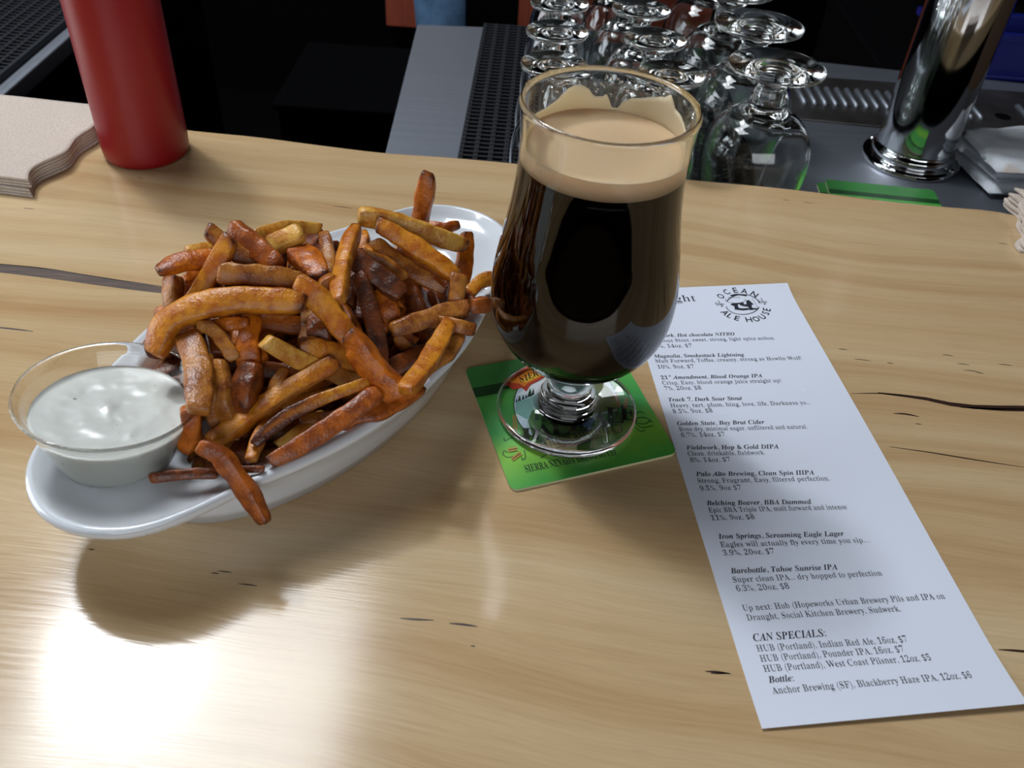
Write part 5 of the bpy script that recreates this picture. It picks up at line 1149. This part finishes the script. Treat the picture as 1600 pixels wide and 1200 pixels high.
def wheat(p, x, y, dx, dy, n=7, s=16):
    a = np.array([x, y], float); d = np.array([dx, dy], float); d /= np.linalg.norm(d); q = np.array([-d[1], d[0]])
    for i in range(n):
        c = a + d * i * s * .82
        for sg in (-1, 1):
            m_ = c + q * sg * s * .5; ax = d * .85 + q * sg * .52; bx_ = np.array([-ax[1], ax[0]])
            p.poly([Z7(*(m_ + ax * s * .62 * math.cos(t) + bx_ * s * .27 * math.sin(t))) for t in np.linspace(0, 2 * math.pi, 9)[:-1]])
for wa in ((425, 835, 1.0, -.75, 6, 15), (400, 775, 1, -.18, 5, 15), (1120, 500, -.35, -1, 7, 16), (1160, 510, .15, -1, 5, 16), (448, 650, -.1, -1, 8, 15)):
    art('wheat_ear', I['wheat'], lambda p: wheat(p, *wa), ZA + .46)
for pts in (((470, 700), (420, 690), (375, 712), (370, 690)), ((480, 800), (400, 820), (362, 800), (372, 775), (390, 790)), ((500, 770), (510, 820), (490, 838), (485, 818)), ((610, 825), (650, 800), (690, 790)), ((1230, 540), (1260, 520), (1290, 530)), ((1225, 590), (1290, 600), (1330, 580)), ((1230, 620), (1270, 650), (1300, 640)), ((1235, 560), (1300, 560), (1350, 590)), ((1240, 600), (1280, 625), (1350, 610))):
    art('vine_curl', I['pine'], lambda p: p.strokes([Z7(*q) for q in pts], .45), ZA + .05)

# ---------------------------------------------------------------- the person behind the bar
def skinned(name, joints, edges, m, parent, levels=2):
    me = bpy.data.meshes.new(name)
    b = parent.location
    me.from_pydata([V(j[:3]) - b for j in joints], edges, []); o = bpy.data.objects.new(name, me); COL.objects.link(o); o.parent = parent
    sk = o.modifiers.new('skin', 'SKIN'); sk.use_smooth_shade = True
    for i, j in enumerate(joints):
        d = me.skin_vertices[0].data[i]; r = j[3]; d.radius = ((r[0], r[1]) if isinstance(r, tuple) else (r, r)); d.use_root = (i == 0)
    o.modifiers.new('sub', 'SUBSURF').levels = levels; o.modifiers['sub'].render_levels = levels
    me.materials.append(m); return o
px_, py_ = -160, 1930
def at_p(x, y, z): return (px_ + x, py_ + y, FL + z)
pe = empty('person', (px_, py_, FL), 'person in blue jeans and dark top standing behind the bar, only a thigh in view', 'person')
J = [(0, 0, 960, (.13, .10)), (0, 0, 1100, (.12, .095)), (0, 0, 1250, (.14, .10)), (0, 0, 1400, (.13, .09)), (0, 0, 1480, .055), (0, -8, 1530, .05), (0, -14, 1590, (.075, .085)), (0, -12, 1660, (.078, .092)), (0, -6, 1720, .055),
     (170, 0, 1410, .055), (230, 10, 1270, .048), (265, 0, 1140, .042), (275, -90, 1010, .034), (275, -150, 960, .026), (-170, 0, 1410, .055), (-230, 10, 1270, .048), (-265, 0, 1140, .042), (-275, -90, 1010, .034), (-275, -150, 960, .026),
     (85, 0, 880, .075), (90, -6, 520, .05), (90, 16, 100, .035), (92, -90, 40, .03), (-85, 0, 880, .075), (-90, -6, 520, .05), (-90, 16, 100, .035), (-92, -90, 40, .03)]
Eg = [(0, 1), (1, 2), (2, 3), (3, 4), (4, 5), (5, 6), (6, 7), (7, 8), (3, 9), (9, 10), (10, 11), (11, 12), (12, 13), (3, 14), (14, 15), (15, 16), (16, 17), (17, 18), (0, 19), (19, 20), (20, 21), (21, 22), (0, 23), (23, 24), (24, 25), (25, 26)]
skinned('body', [at_p(*j[:3]) + (j[3],) for j in J], Eg, M['skin'], pe)
jj = [(0, 0, 980, (.150, .115)), (82, 0, 860, .098), (86, -4, 700, .088), (90, -8, 520, .074), (90, 6, 300, .066), (90, 14, 110, .064), (-82, 0, 860, .098), (-86, -4, 700, .088), (-90, -8, 520, .074), (-90, 6, 300, .066), (-90, 14, 110, .064)]
skinned('jeans', [at_p(*j[:3]) + (j[3],) for j in jj], [(0, 1), (1, 2), (2, 3), (3, 4), (4, 5), (0, 6), (6, 7), (7, 8), (8, 9), (9, 10)], M['denim'], pe)
ts = [(0, 0, 940, (.155, .12)), (0, 0, 1100, (.14, .112)), (0, 0, 1250, (.158, .118)), (0, 0, 1400, (.145, .105)), (0, 0, 1455, .075), (170, 0, 1412, .072), (225, 8, 1290, .064), (255, 4, 1180, .058), (-170, 0, 1412, .072), (-225, 8, 1290, .064), (-255, 4, 1180, .058)]
skinned('dark_top', [at_p(*j[:3]) + (j[3],) for j in ts], [(0, 1), (1, 2), (2, 3), (3, 4), (3, 5), (5, 6), (6, 7), (3, 8), (8, 9), (9, 10)], M['shirt'], pe)
skinned('hair', [at_p(0, 10, 1690) + ((.086, .09),), at_p(0, 6, 1735) + ((.075, .085),), at_p(0, 40, 1640) + ((.07, .05),)], [(0, 1), (0, 2)], M['hair'], pe)
for sx in (-1, 1):
    fc = MB(); fc.lathe([(0, -10), (9, -6), (11, 0), (9, 6), (0, 10)], at_p(sx * 32, -96, 1625), 12); fc.build('eye', M['black'], pe, True)
    fe = MB(); fe.lathe([(0, -28), (10, -20), (14, 0), (12, 18), (0, 28)], at_p(sx * 84, 0, 1610), 12); fe.build('ear', M['skin'], pe, True)
MB().tube([at_p(0, -98, 1630), at_p(0, -116, 1598), at_p(0, -100, 1588)], [7, 13, 10], 10).build('nose', M['skin'], pe, True)
MB().tube([at_p(-24, -92, 1558), at_p(0, -100, 1556), at_p(24, -92, 1558)], [3, 6, 3], 8).build('mouth', M['skin'], pe, True)
for sx in (-1, 1):
    for k in range(5):
        bx_, by_, bz_ = sx * (262 + k * 7), -158 - (3 - abs(k - 2)) * 4, 945
        ln = (34, 46, 50, 46, 38)[k]
        MB().tube([at_p(bx_, by_ + 14, bz_ + 10), at_p(bx_, by_ - 6, bz_ - ln * .4), at_p(bx_, by_ + 6, bz_ - ln)], [7.5, 7, 5], 8).build('finger', M['skin'], pe, True)
    sh = MB(); sh.tube([at_p(sx * 91, 45, 45), at_p(sx * 91, 0, 50), at_p(sx * 92, -90, 38), at_p(sx * 93, -165, 30)], [36, 44, 40, 24], 14); sh.build('shoe', M['black'], pe, True)
pe.rotation_euler = (0, 0, math.radians(82))
